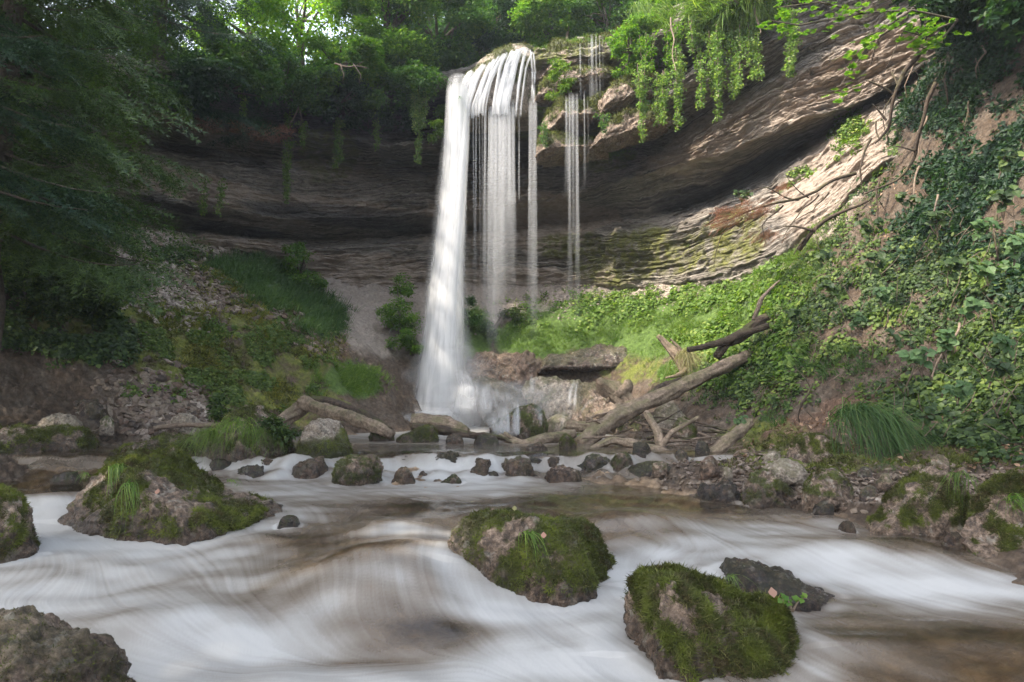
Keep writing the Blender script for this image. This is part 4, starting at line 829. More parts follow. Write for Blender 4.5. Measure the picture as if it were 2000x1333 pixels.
fall('column', [(898,150,17.6,22,.15,.5),(897,162,17.2,26,.25,.9),(895,185,16.9,26,.3,1),(890,300,16.7,25,.3,1),(883,420,16.5,29,.32,1),(872,560,16.2,36,.36,1),(865,680,16.0,42,.4,1),(860,760,15.8,50,.45,1),(856,845,15.6,66,.5,1)], 'fall', wf, 32, 120, 'main white column, widening towards the pool')
fall('column_core', [(912,185,16.8,9,.12,.3),(903,300,16.6,14,.18,.9),(893,420,16.4,17,.2,1),(882,560,16.1,18,.22,1),(874,680,15.9,20,.25,1),(868,845,15.5,30,.3,1)], 'fall', wf, 24, 100)
fall('veil', [(880,200,16.8,8,.2,.3),(868,330,16.7,14,.25,.45),(855,480,16.5,18,.3,.5),(838,640,16.2,22,.35,.55),(820,845,15.8,34,.4,.6)], 'spray', wf, 24, 90)
fall('veil', [(905,300,16.6,10,.2,.2),(900,480,16.4,16,.3,.4),(898,640,16.1,22,.35,.5),(905,760,15.9,40,.4,.7),(920,845,15.6,60,.5,.8)], 'spray', wf, 24, 90)
lipd = 17.0
lips = [(935,195,.5),(945,198,.35),(958,200,.8),(972,198,.9),(985,196,1.0),(998,198,1.0),(1008,200,.7),(1040,190,.9),(1048,192,.55)]
g4 = np.random.default_rng(12)
spec = [(930,200,540,1.6,.55),(936,200,600,1.2,.4),(948,205,560,2.2,.8),(955,203,600,1.4,.7),(962,203,640,4.5,.85),(970,202,600,3,.8),(978,200,560,4,.8),(986,198,520,4,.75),(994,198,500,3.4,.7),(1002,200,500,2.4,.7),(966,202,600,9,.45),(985,200,520,9,.4),
        (1038,196,560,3,.7),(1045,194,600,3.2,.85),(1034,200,420,1.6,.5),(1014,206,330,1.2,.4),(942,202,470,1,.4),(924,215,500,1.4,.5),(1000,200,430,5,.4)]
for x, y0, y1, hw, b in spec:
    hw *= 1.45
    k = g4.uniform(-3, 3)
    fall('strand', [(x, y0 - 4, 16.95, hw * .8, .03, b * .6), (x, y0 + 12, 16.85, hw, .04, b), (x + k * .3, 300, 16.75, hw, .05, b), (x + k * .6, 400, 16.6, hw * 1.2, .05, b * .6), (x + k, y1 - 60, 16.5, hw * 1.5, .06, b * .3), (x + k, y1 + 70, 16.4, hw * 1.9, .06, 0)], 'strand', wf, 20, 60)
# water running down over the rounded lip
lp = [([(895,152),(885,170),(882,200)],7,.6),([(925,143),(912,158),(905,190)],10,.8),([(945,128),(925,160),(914,205)],7,.9),([(965,118),(942,160),(924,210)],5,.85),([(985,108),(960,150),(940,200)],6,.9),([(1002,102),(985,150),(975,200)],8,1),([(1012,100),(1000,140),(988,200)],9,1),([(1025,98),(1020,130),(1012,170)],4,.7),
      ([(1036,100),(1040,140),(1040,170)],3,.8),([(1042,106),(1045,140),(1043,180)],3,.8),([(995,145),(985,170),(978,203)],16,.8),([(1030,98),(1012,103),(990,130)],6,.8),([(975,112),(950,150),(930,205)],4,.6)] + [([(x_, y_), (x_ - 12 - s_ * .4, y_ + 30), (x_ - 20 - s_, 205)], g4.uniform(1.5, 4), g4.uniform(.6, 1)) for x_, y_, s_ in zip(np.linspace(915, 1040, 16), np.interp(np.linspace(915, 1040, 16), [880, 930, 985, 1030, 1045], [152, 140, 107, 98, 105]), g4.uniform(0, 14, 16))]
for q, hw, b in lp:
    fall('lip_water', [(x_, y_, max(16.7, min(17.9, vis_d(x_, y_))) - .06, hw * k_, .06, b * m_) for x_, y_, k_, m_ in [(q[0][0], q[0][1], .8, .8), ((q[0][0] + q[1][0]) / 2, (q[0][1] + q[1][1]) / 2 - 3, .9, 1), (q[1][0], q[1][1], 1, 1), ((q[1][0] + q[2][0]) / 2, (q[1][1] + q[2][1]) / 2, 1, 1), (q[2][0], q[2][1], 1, 1)]] + [(q[2][0] - 1, q[2][1] + 22, 16.8, hw * .9, .05, b * .4)], 'fall', wf, 14, 40)
side = empty('waterfall', P(1120, 620, 16.8)); tag(side, 'thin side trickles falling from the mossy ledges right of the main falls', 'waterfall', None)
for x, y0, y1, hw, b, d in [(1106,194,330,4,.8,15.6),(1112,192,400,2.4,.7,15.6),(1119,190,440,3,.7,15.6),(1127,188,460,4,.8,15.6),(1117,188,330,10,.5,15.6),(1141,182,320,2.6,.7,15.6),(1133,90,200,2.6,.9,16.3),(1156,74,195,4.6,1,16.3),(1164,74,190,3,.85,16.3),(1171,76,180,2.2,.8,16.3),(1150,84,190,1.4,.6,16.3),(1177,74,130,1.4,.6,16.3),(1148,196,280,1.4,.5,15.6),(1112,280,560,5,.4,15.5),(1127,280,580,5,.4,15.5)]:
    fall('strand', [(x, y0 - 5, d + .15, hw * .7, .03, b * .6), (x, y0 + 8, d, hw * .8, .04, b * .85), (x + .5, (y0 + y1) / 2, d - .05, hw * .8, .05, b * .5), (x + 1, y1 - 10, d - .1, hw * 1.3, .05, b * .25), (x + 1, y1 + 60, d - .1, hw * 1.6, .05, 0)], 'strand', side, 20, 50)
cas = empty('cascade', P(1000, 838, 14.6)); tag(cas, 'low cascade spilling over the rounded rock step right of the waterfall foot', 'waterfall')
g5 = np.random.default_rng(4)
for q, hw, b in [([(900,728),(912,760),(905,800),(895,845)],20,.9)] + [([(x_, y_), (x_ + s_ * .35, y_ + 14), (x_ + s_, (y_ + 848) / 2), (x_ + s_ * 1.2, 848)], g5.uniform(2.5, 6), g5.uniform(.35, .85)) for x_, y_, s_ in [(918,738,4),(926,740,10),(934,745,-6),(940,752,12),(948,756,-10),(953,752,4),(958,755,14),(966,758,20),(972,764,-6),(980,765,10),(988,768,16),(996,770,-4),(1004,766,6),(1010,768,2),(930,760,-4),(945,770,6),(962,775,-8),(985,790,8)]] + [([(955,752),(945,775),(950,810),(955,848)],12,.3),([(975,770),(985,800),(980,850)],16,.3),([(1005,765),(1010,800),(1005,850)],10,.3),
                 ([(1038,735),(1036,760),(1044,785),(1052,812)],6,.7),([(1050,737),(1042,745),(1038,770),(1042,800)],5,.6),([(1046,778),(1054,800),(1056,825)],7,.6),([(1122,746),(1114,765),(1112,790),(1108,828)],6,.8),([(1128,745),(1124,765),(1122,800),(1114,830)],5,.7),([(1108,780),(1104,800),(1096,835)],5,.4),([(1180,775),(1150,785),(1130,810),(1118,832)],3,.35),([(930,800),(960,820),(990,848)],18,.4)]:
    zz = [];
    for k, (x, y) in enumerate(q): zz.append((x, y, min(15.6, vis_d(x, y)) - .12 - .02 * k, hw * (.7 + .3 * k / 2), .07, b * (.5 if k == 0 else 1 if k < len(q) - 1 else .5)))
    fall('strand', zz, 'fall' if hw > 8 else 'strand', cas, 14, 40)
sp = empty('spray', P(850, 835, 15)); tag(sp, 'fine white mist hanging at the foot of the waterfall', 'mist', kind='stuff')
U, Fc = ico(4)
for x, y, d, a, b, h, op in [(850,820,15.4,1.0,.6,.45,.9),(800,830,15.2,.7,.5,.35,.6),(910,800,15.5,.9,.6,.7,.6),(970,800,15.0,1.2,.6,.6,.5),(830,835,14.8,1.0,.5,.3,.8),(1060,790,15.1,1.1,.5,.6,.25),(760,825,14.6,.7,.4,.25,.35),(880,740,15.6,1.1,.7,.8,.35)]:
    v = U * [a, b, h] * (1 + .15 * fbm(U[:, 0] * 1.5 + x, U[:, 1] * 1.5, U[:, 2] * 1.5, 2))[:, None] + P(x, y, d)
    o = mesh_np('puff', v, Fc, M['spray'], parent=sp, attrs={'body': np.full(len(U), op * 1.4)}, uv=U[:, :2]); 
# rounded tufa lip under the water and mossy knobs on the ledges

# ---------------------------------------------------------------- trees
def crown_pts(c, r, n, clumps, g, sq=.6):
    cc = g.normal(size=(clumps, 3)); cc /= np.linalg.norm(cc, axis=1)[:, None]; cc *= g.uniform(.35, 1, (clumps, 1)) ** .5
    cc = cc * np.array(r) + c; k = g.integers(0, clumps, n); cr = g.uniform(.22, .42, clumps) * min(r)
    q = g.normal(size=(n, 3)); q /= np.linalg.norm(q, axis=1)[:, None]; q *= g.uniform(0, 1, (n, 1)) ** .45; q[:, 2] *= sq
    return cc[k] + q * cr[k][:, None] * 1.5, cc
def leafy(name, pts, mat, parent, ls=1.0, g=rng, T_=None, down=0.0):
    T_ = T_ or T_CL; vs = []
    for k, t in enumerate(T_):
        p = pts[k::len(T_)]; n = g.normal(0, .35, p.shape); n[:, 2] = 1; n /= np.linalg.norm(n, axis=1)[:, None]
        vs.append(scatter(*t, p, frames(n, g.uniform(0, 6.28, len(p))), ls * g.uniform(.75, 1.25, len(p))))
    v, f = join(vs); return mesh_np(name, v, f, M[mat], parent=parent, smooth=False)
def decid(base, c, r, n, clumps, mat, label, seed, ls=1.0, tr=.16, group=None, name='deciduous_tree'):
    g = np.random.default_rng(seed); base = np.array(base, float); c = np.array(c, float)
    e = empty(name, base); tag(e, label, 'tree', group)
    pts, cc = crown_pts(c, r, n, clumps, g)
    mid = base * .45 + c * .55 + g.normal(0, .15, 3); parts = [tube([base - [0, 0, .4], base * .7 + mid * .3 + g.normal(0, .1, 3), mid, c + [0, 0, r[2] * .6]], [tr, tr * .85, tr * .6, tr * .15], 10, .1, seed)]
    for q in cc[:min(len(cc), 14)]:
        s = base + (c - base) * g.uniform(.45, .95); parts.append(tube([s, (s + q) / 2 + g.normal(0, .12, 3) + [0, 0, .1], q], [tr * .4, tr * .22, tr * .06], 6))
    v, f = join(parts); o = mesh_np('trunk', v, f, M['trunk'], parent=e); leafy('crown', pts, mat, e, ls, g); return e
def spruce(base, h, r, label, seed, mat='needle', z0=.8, nb=70, fs=.55, group=None, side=None):
    g = np.random.default_rng(seed); base = np.array(base, float); e = empty('spruce', base); tag(e, label, 'tree', group)
    parts = [tube([base - [0, 0, .5], base + [0.05, 0, h * .5], base + [0, 0, h]], [.16, .1, .02], 10, .05, seed)]; fp, fn, fyaw, fsz = [], [], [], []
    R = []
    for i in range(nb):
        t = (i + g.uniform(0, 1)) / nb; z = z0 + (h - z0) * t; L = r * (1 - t) ** .62 * g.uniform(.8, 1.12) + .15; a = i * 2.4 + g.uniform(-.4, .4)
        if side is not None and math.cos(a - side) < -.35: continue
        dr = np.array([math.cos(a), math.sin(a), 0]); k = np.linspace(0, 1, 7)
        path = base + np.array([0, 0, z]) + dr * (L * k)[:, None] + np.array([0, 0, 1.]) * (L * (-.42 * k + .16 * k ** 3))[:, None]
        parts.append(tube(path, [.03, .024, .02, .016, .012, .008, .004], 5))
        n = max(5, int(L / .06))
        for j in range(n):
            u = (j + g.uniform(0, 1)) / n; u = .12 + .88 * u; p = np.array([np.interp(u, k, path[:, m]) for m in range(3)])
            yaw = a + (g.choice([-1, 1]) * g.uniform(.35, 1.1) if u < .93 else 0)
            d = np.array([math.cos(yaw), math.sin(yaw), g.uniform(-.75, -.15)]); d /= np.linalg.norm(d)
            nz = np.array([0, 0, 1.]) + g.normal(0, .3, 3); x_ = np.cross(d, nz); x_ /= np.linalg.norm(x_); R.append(np.stack([x_, d, np.cross(x_, d)], 1)); fp.append(p); fsz.append(fs * g.uniform(.6, 1.15) * (.65 + .35 * (1 - t)))
    v, f = join(parts); mesh_np('trunk', v, f, M['trunk'], parent=e)
    R = np.array(R); fp = np.array(fp); fsz = np.array(fsz); h_ = len(fp) // 2
    v, f = join([scatter(*T_FROND[0], fp[:h_], R[:h_], fsz[:h_]), scatter(*T_FROND[1], fp[h_:], R[h_:], fsz[h_:])])
    mesh_np('crown', v, f, M[mat], parent=e, smooth=False); return e
def gz(x, y): return float(ground_z(np.array(float(x)), np.array(float(y))))
M['ivy_sun'] = leaf_mat('sunny ivy leaves', (0.10, 0.17, 0.055), (0.19, 0.27, 0.09), (0.32, 0.36, 0.14), 0.4)  # lighter ivy copy, sunlight put into its colour
M['leaf_glow'] = leaf_mat('young beech leaves', (0.10, 0.20, 0.02), (0.17, 0.28, 0.03), (0.26, 0.34, 0.05), 0.6)  # backlit glow painted into the beech leaf colour
M['cover_light'] = leaf_mat('light herbs', (0.06, 0.10, 0.02), (0.11, 0.16, 0.03), (0.18, 0.22, 0.05), 0.4)
# spruces crowding the left side
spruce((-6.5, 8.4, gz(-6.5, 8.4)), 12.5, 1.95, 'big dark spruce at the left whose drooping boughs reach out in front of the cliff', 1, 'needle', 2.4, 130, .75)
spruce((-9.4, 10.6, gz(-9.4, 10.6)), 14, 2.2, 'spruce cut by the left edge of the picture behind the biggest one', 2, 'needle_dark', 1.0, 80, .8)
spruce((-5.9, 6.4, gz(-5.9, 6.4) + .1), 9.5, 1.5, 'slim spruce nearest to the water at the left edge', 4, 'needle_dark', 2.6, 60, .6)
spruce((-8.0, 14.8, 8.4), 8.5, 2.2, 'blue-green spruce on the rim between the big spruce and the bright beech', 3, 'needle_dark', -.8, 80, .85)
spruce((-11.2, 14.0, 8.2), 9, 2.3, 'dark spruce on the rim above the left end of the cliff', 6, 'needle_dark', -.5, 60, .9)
# beeches and maples on the rim
def rim(px, d, dz=0.0):
    j = int(np.argmin(np.abs(np.linspace(-450, 2400, 1150) - px))); q = PV[:, j]; k = int(np.argmin(np.abs(q[:, 1] - d))); return np.array([q[k, 0], q[k, 1], q[k, 2] + dz])
def rt(px, d, cpx, cpy, cd, r, n, cl, mat, label, seed, ls=1.0, tr=.14): return decid(rim(px, d), P(cpx, cpy, cd), r, n, cl, mat, label, seed, ls, tr)
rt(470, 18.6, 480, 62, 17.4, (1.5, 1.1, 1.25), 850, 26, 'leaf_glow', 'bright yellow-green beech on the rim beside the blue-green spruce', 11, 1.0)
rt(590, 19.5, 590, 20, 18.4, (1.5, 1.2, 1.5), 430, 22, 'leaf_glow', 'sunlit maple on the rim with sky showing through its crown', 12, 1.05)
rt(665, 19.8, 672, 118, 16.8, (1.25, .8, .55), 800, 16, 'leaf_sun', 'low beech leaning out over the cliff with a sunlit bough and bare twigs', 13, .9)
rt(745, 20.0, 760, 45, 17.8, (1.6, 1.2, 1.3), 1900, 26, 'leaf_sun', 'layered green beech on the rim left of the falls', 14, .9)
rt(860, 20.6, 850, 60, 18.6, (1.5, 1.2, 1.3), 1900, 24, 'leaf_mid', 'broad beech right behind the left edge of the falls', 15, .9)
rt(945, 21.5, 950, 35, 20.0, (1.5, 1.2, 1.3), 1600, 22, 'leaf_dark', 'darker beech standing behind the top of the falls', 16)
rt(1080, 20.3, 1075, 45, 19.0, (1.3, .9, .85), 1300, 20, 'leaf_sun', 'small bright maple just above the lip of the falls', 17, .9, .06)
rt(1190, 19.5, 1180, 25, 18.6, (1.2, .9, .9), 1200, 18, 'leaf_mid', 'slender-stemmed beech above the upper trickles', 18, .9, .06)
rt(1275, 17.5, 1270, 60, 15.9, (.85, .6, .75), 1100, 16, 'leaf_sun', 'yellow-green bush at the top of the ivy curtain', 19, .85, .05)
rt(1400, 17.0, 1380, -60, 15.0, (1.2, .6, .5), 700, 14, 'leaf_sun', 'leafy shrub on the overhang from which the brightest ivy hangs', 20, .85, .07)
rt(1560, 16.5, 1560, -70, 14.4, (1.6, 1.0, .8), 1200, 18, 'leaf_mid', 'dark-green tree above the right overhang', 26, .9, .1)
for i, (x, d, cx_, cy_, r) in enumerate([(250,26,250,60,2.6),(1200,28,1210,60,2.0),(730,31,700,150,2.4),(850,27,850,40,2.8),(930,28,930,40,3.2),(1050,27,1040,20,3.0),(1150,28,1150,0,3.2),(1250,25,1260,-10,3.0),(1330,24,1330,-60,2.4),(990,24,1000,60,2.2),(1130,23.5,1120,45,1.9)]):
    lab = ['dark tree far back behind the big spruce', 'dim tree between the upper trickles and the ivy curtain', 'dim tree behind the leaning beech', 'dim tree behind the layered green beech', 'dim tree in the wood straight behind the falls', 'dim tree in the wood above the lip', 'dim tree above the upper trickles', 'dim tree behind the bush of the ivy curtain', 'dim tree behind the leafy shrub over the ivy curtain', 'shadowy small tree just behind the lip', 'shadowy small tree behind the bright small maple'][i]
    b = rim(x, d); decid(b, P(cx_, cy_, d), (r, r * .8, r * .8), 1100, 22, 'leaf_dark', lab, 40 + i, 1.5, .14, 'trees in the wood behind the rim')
decid(P(1930, 60, 10.6), P(1960, -170, 9.6), (2.0, 1.6, 1.2), 2200, 26, 'leaf_dark', 'dark tree added above the top right corner to shade the bank', 58, 1.1)  # this tree and the next are added to shade the right bank
decid(P(2150, 200, 9.0), P(2050, -60, 8.0), (1.3, 1.2, 1.0), 1300, 20, 'leaf_dark', 'dark tree added beyond the right edge for shade, leaves hanging into the corner', 59, 1.0)
# unseen trees added beside and behind the viewpoint to shade the stream
for i, (x, y, h, r, n) in enumerate([(-6.3, 4.0, 9.4, 2.7, 3600), (-8.0, .8, 8.6, 3.0, 3400), (-6.4, -2.6, 8.4, 2.8, 3600), (-3.7, .4, 9.4, 2.3, 3200), (-11.5, 4.2, 10.5, 3.0, 2000), (-4.6, 5.6, 10.6, 2.2, 1700)]):
    decid((min(x, -6.2), y, gz(x, y)), (x, y, h), (r, r, r * .75), n, 26, 'leaf_mid', ['beech', 'maple', 'hornbeam', 'ash', 'lime', 'elm'][i] + ' added unseen beyond the left edge to shade the stream', 60 + i, 1.5, .2)

# ---------------------------------------------------------------- shrubs on the rim and cliff foot
def shrub(L_, n, mat, label, seed, ls=.8, name='shrub', cat='shrub', dd=.35, T_=None, stem=True, depth=.5, loc_d=None):
    """L_: blobs (px, py, rx, ry) in photo pixels; distance from what stands there."""
    g = np.random.default_rng(seed); pts = []; w_ = np.array([b[2] * b[3] for b in L_], float); w_ /= w_.sum()
    d0 = loc_d or vis_d(L_[0][0], L_[0][1]) - dd; base = P(L_[0][0], L_[0][1] + L_[0][3] * .8, d0 + dd * .8)
    e = empty(name, base); tag(e, label, cat)
    for b, ww in zip(L_, w_):
        d = (b[4] if len(b) > 4 else (loc_d or vis_d(b[0], b[1]) - dd)); m = max(3, int(n * ww)); c, _ = crown_pts(P(b[0], b[1], d), (b[2] / F * d, depth, b[3] / F * d), m, max(3, int(m / 22)), g, .8); pts.append(c)
    pts = np.concatenate(pts)
    if stem:
        parts = [tube([base, base * .6 + pts[i] * .4 + g.normal(0, .05, 3), pts[i]], [.03, .02, .006], 5) for i in g.integers(0, len(pts), 9)]
        v, f = join(parts); mesh_np('stem', v, f, M['trunk'], parent=e)
    leafy('foliage', pts, mat, e, ls, g, T_); return e
shrub([(440,150,55,38),(500,165,50,30),(470,120,60,30)], 620, 'leaf_mid', 'shrub spilling over the rim under the bright beech', 101, .8, dd=.6)
shrub([(560,150,50,40),(600,140,40,30),(595,195,45,22),(640,190,30,20)], 620, 'leaf_mid', 'shrub on the rim over the long root', 102, .8, dd=.6)
shrub([(385,150,50,50),(340,170,40,40)], 480, 'leaf_dark', 'dark shrub at the rim beside the spruce', 103, .9, dd=.5)
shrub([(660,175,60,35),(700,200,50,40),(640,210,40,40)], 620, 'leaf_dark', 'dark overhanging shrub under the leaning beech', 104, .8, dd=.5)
shrub([(790,130,60,45),(830,165,40,40),(760,185,50,40),(800,210,30,22)], 820, 'leaf_mid', 'shrub hanging over the rim left of the falls', 105, .75, dd=.6)
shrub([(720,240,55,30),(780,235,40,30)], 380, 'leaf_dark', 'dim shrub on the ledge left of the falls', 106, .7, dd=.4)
shrub([(860,230,18,40),(855,265,14,25)], 200, 'grass', 'tuft of pale green herbs right beside the falling water', 107, .6, dd=.5)
shrub([(900,105,50,30),(950,90,40,25)], 420, 'leaf_dark', 'shadowed shrub directly behind the lip of the falls', 108, .8, dd=0, loc_d=18.9)
shrub([(790,640,36,50),(795,575,24,35),(810,670,26,22),(770,620,25,30)], 620, 'leaf_sun', 'tall leafy bush just left of the foot of the falls', 109, .55, dd=.6, depth=.55)
shrub([(914,612,20,32),(930,635,22,22)], 200, 'leaf_mid', 'bush just right of the falling column, half in spray', 110, .5, dd=.5)
shrub([(585,520,34,32),(570,490,22,14),(605,545,30,22)], 300, 'leaf_sun', 'young ash sapling against the pale lower cliff', 111, .6, dd=.6)
shrub([(1230,85,25,20),(1225,130,18,25)], 200, 'leaf_sun', 'light-green herb clump right of the upper trickles', 112, .6, dd=.4)
shrub([(70,560,110,60),(150,520,60,50),(20,500,60,60),(180,580,45,35)], 1700, 'cover', 'low spreading shrub under the boughs of the big spruce', 113, .6, dd=.45, depth=.5)
shrub([(60,460,90,50),(150,440,60,45)], 800, 'leaf_dark', 'dark shrub between the spruces and the left gully', 114, .7, dd=.6)
shrub([(430,800,16,18),(425,785,10,12)], 60, 'cover', 'small bright herb growing on top of the grassy hummock', 115, .5, loc_d=8.1, depth=.1)
shrub([(545,835,26,18),(560,855,18,12)], 70, 'cover', 'little fern on the right side of the grassy hummock', 116, .45, loc_d=7.75, depth=.12)
shrub([(985,600,25,18),(1010,620,20,10),(960,640,20,18)], 160, 'cover', 'small leafy herb behind the thin water strands', 117, .5, dd=.4)
shrub([(1100,140,22,30),(1085,175,20,12)], 220, 'grass', 'mossy herbs hanging on the upper step beside the lip', 118, .5, dd=.25, stem=False)

# ---------------------------------------------------------------- hanging ivy
def ivy(px, y0, y1, w_, label, seed, mat='ivy', d=None, n=None, ls=1.0):
    w_ = w_ * .8; g = np.random.default_rng(seed); d = d or min(vis_d(px, y0 + 8), vis_d(px, (y0 + y1) / 2)) - .22; top = P(px, y0, d); e = empty('hanging_ivy', top); tag(e, label, 'ivy')
    strands = max(1, int(w_ / 7)); pts = []; parts = []; h = (y1 - y0) / F * d; hw = w_ / F * d / 2
    for s in range(strands):
        x0 = g.uniform(-1, 1) * hw * .9; L = h * (g.uniform(.62, 1.0) if s else 1.0) * (1 - .22 * abs(x0) / hw); y_ = g.uniform(-.18, .15); k = np.linspace(0, 1, 12)
        path = top + np.stack([x0 * (1 - .35 * k) + .05 * perlin(k * 4, seed + s * 3.1), y_ + .05 * perlin(k * 3, seed - s), -L * k], 1); parts.append(tube(path, [.008] * 12, 4))
        m = int(L * (n or 52)); u = g.uniform(0, 1, m) ** .9; c = np.stack([np.interp(u, k, path[:, j]) for j in range(3)], 1)
        c += g.normal(0, 1, (m, 3)) * np.array([.055, .06, .03]) * (1.15 - .75 * u)[:, None]; pts.append(c)
    v, f = join(parts); mesh_np('stem', v, f, M['root'], parent=e)
    leafy('foliage', np.concatenate(pts), mat, e, ls * .72, g, [T_IVY]); return e
iv = [(1252,130,292,30,'leftmost strand of the bright ivy curtain'),(1287,140,272,30,'second strand from the left in the bright ivy curtain'),(1322,95,276,30,'third, longest strand of the bright ivy curtain'),(1364,120,232,18,'narrow strand in the gap of the bright ivy curtain'),(1398,55,248,40,'broad strand ending in a ragged point right of the gap'),
      (1432,50,215,34,'strand just right of the broad one in the bright curtain'),(1462,25,192,30,'short full strand near the right end of the curtain'),(1480,60,172,10,'thin wispy strand with a bare root beside it'),(1536,25,188,28,'separate last strand at the right, apart from the curtain')]
for i, (x, a, b, w_, l) in enumerate(iv): ivy(x, a, b, w_, l, 200 + i, 'ivy_sun', d=14.0 + (1400 - x) * .004)
for i, (x, a, w_) in enumerate([(1262,70,40),(1310,50,44),(1360,40,44),(1420,0,50),(1475,-20,40),(1530,-40,30)]): ivy(x, a, a + 90, w_, ['yellowish ivy over the left end of the curtain', 'matted ivy above the second and third strands', 'matted ivy and grass above the gap of the curtain', 'matted ivy above the broad strand', 'grassy mat above the short full strand', 'mat of ivy over the separate last strand'][i], 230 + i, 'leaf_sun' if i < 2 else 'ivy_sun', d=14.15 + (1400 - x) * .004, n=30)
dk = [(362,165,262,22,'dark ivy trail at the far left under the spruce'),(565,225,418,12,'very long thin ivy rope on the left cliff'),(655,230,352,9,'left one of two slim ivy trails side by side'),(669,240,330,7,'right one of two slim ivy trails side by side'),(822,150,340,26,'thick ivy trail left of the falls'),(740,235,300,6,'faint short ivy trail left of the thick one'),
      (480,170,245,7,'small ivy trail over the orange mossy ledge'),(402,345,425,5,'thread of ivy low on the left striped cliff'),(430,350,440,4,'lower thread of ivy beside its neighbour on the striped cliff'),(900,190,250,6,'dim ivy trail behind the top of the column'),(590,230,300,6,'short trail beside the long rope'),(1060,240,290,14,'ivy tassel under the ledge beside the falls'),(1180,225,262,18,'ivy tassel under the ledge right of the trickles')]
for i, (x, a, b, w_, l) in enumerate(dk): ivy(x, a, b, w_ * 1.5, l, 260 + i, 'ivy_sun' if x < 900 else 'ivy', n=60)
def line_thing(name, q, r, label, cat, mat='root', seed=0, wob=.08, br=(), group=None):
    path = np.array([P(*p) for p in q]); o0 = path[0].copy(); v, f = tube(path - o0, np.linspace(r, r * .35, len(q)), 6, wob, seed); o = mesh_np(name, v, f, M[mat]); o.location = o0; tag(o, label, cat, group)
    for b_ in br:
        bv, bf = tube(np.array([P(*p) for p in b_]) - o0, np.linspace(r * .5, r * .15, len(b_)), 5, wob, seed + 3); mesh_np('twig', bv, bf, M[mat], parent=o, loc=(0, 0, 0))
    return o
line_thing('hanging_root', [(590,130,16.9),(580,180,16.9),(588,200,16.8),(575,245,16.8)], .035, 'pale tree root dangling from the rim above the long ivy rope', 'root', br=[[(584,205,16.8),(590,235,16.8),(583,252,16.8)]])
line_thing('dead_branch', [(655,120,16.0),(690,122,15.8),(720,130,15.7)], .025, 'bare grey twigs sticking out from the leaning beech', 'branch', br=[[(690,122,15.8),(705,150,15.7),(700,165,15.7)], [(665,122,15.9),(672,150,15.8),(668,165,15.8)], [(700,124,15.8),(712,120,15.7)]])
line_thing('hanging_root', [(1475,0,13.4),(1480,30,13.4),(1485,60,13.4)], .03, 'frayed root hanging among the grass of the ivy curtain', 'root')
line_thing('sapling_stem', [(1108,75,18.4),(1110,40,18.4)], .05, 'broken bare sapling stub standing on the mossy upper step', 'sapling', 'bark')
line_thing('hanging_root', [(1312,30,14.2),(1316,90,14.0),(1322,140,13.9)], .02, 'thin vertical stem in front of the left ivy strands', 'root')
g6 = np.random.default_rng(8)
rr_ = [(1715,230,'above the dark crooked branch'),(1740,140,'near the top of the earth bank'),(1760,200,'beside the dark crooked branch'),(1790,110,'under the right tree'),(1820,220,'in the upper shade of the bank'),(1850,130,'highest on the dark bank'),(1885,200,'in the shade near the right edge'),(1910,90,'in the top right corner'),(1800,330,'over the bare reddish earth'),(1840,380,'left of the reddish hollow'),(1720,350,'beside the pale slab'),(1690,420,'over the withered branch'),(1855,640,'pale and straight over the dark hollow'),(1785,690,'in the undercut of the bank'),(1590,760,'in the dark undercut of the bank'),(1950,420,'near the right edge')]
for i, (x, y, wh) in enumerate(rr_):
    L_ = g6.uniform(60, 130); d = vis_d(x, y + 20) - .25; s = g6.uniform(-25, 10)
    line_thing('hanging_root', [(x, y, d + .2), (x + s * .4, y + L_ * .4, d), (x + s + g6.uniform(-8, 8), y + L_ * .75, d), (x + s, y + L_, d + .05)], .016, 'root dangling from the right bank ' + wh, 'root', g6.choice(['root', 'bark_dark']), i, .1, br=[[(x + s * .4, y + L_ * .4, d), (x + s * .4 + 14, y + L_ * .75, d)]])
db = [([(1800,90,10.4),(1770,150,10.6),(1752,190,10.6),(1735,240,10.7),(1705,275,10.8)], .045, 'dark crooked bough reaching down in front of the sunlit slab', [[(1752,190,10.6),(1718,165,10.6),(1700,150,10.6)], [(1735,240,10.7),(1715,205,10.7)], [(1705,275,10.8),(1690,330,10.8),(1692,360,10.8)]]),
      ([(1832,60,10),(1780,50,10.2),(1720,80,10.3),(1700,120,10.4)], .03, 'thin leafless bough arching at the top right', [[(1780,50,10.2),(1760,95,10.2),(1735,130,10.3)]]),
      ([(1830,150,9.8),(1810,230,10.0),(1790,300,10.2),(1750,345,10.3),(1690,385,10.4)], .035, 'long bowed root running down the right bank', [[(1790,300,10.2),(1760,290,10.2)]]),
      ([(1560,480,11.6),(1590,455,11.4),(1650,420,11.2),(1700,380,11.0)], .05, 'leaning bare branch over the pale slope at the bank corner', [[(1575,470,11.5),(1560,500,11.5)], [(1590,455,11.4),(1540,440,11.5)]])]
for q, r, l, b_ in db: line_thing('bare_branch', q, r, l, 'branch', 'bark_dark', 5, .1, b_)
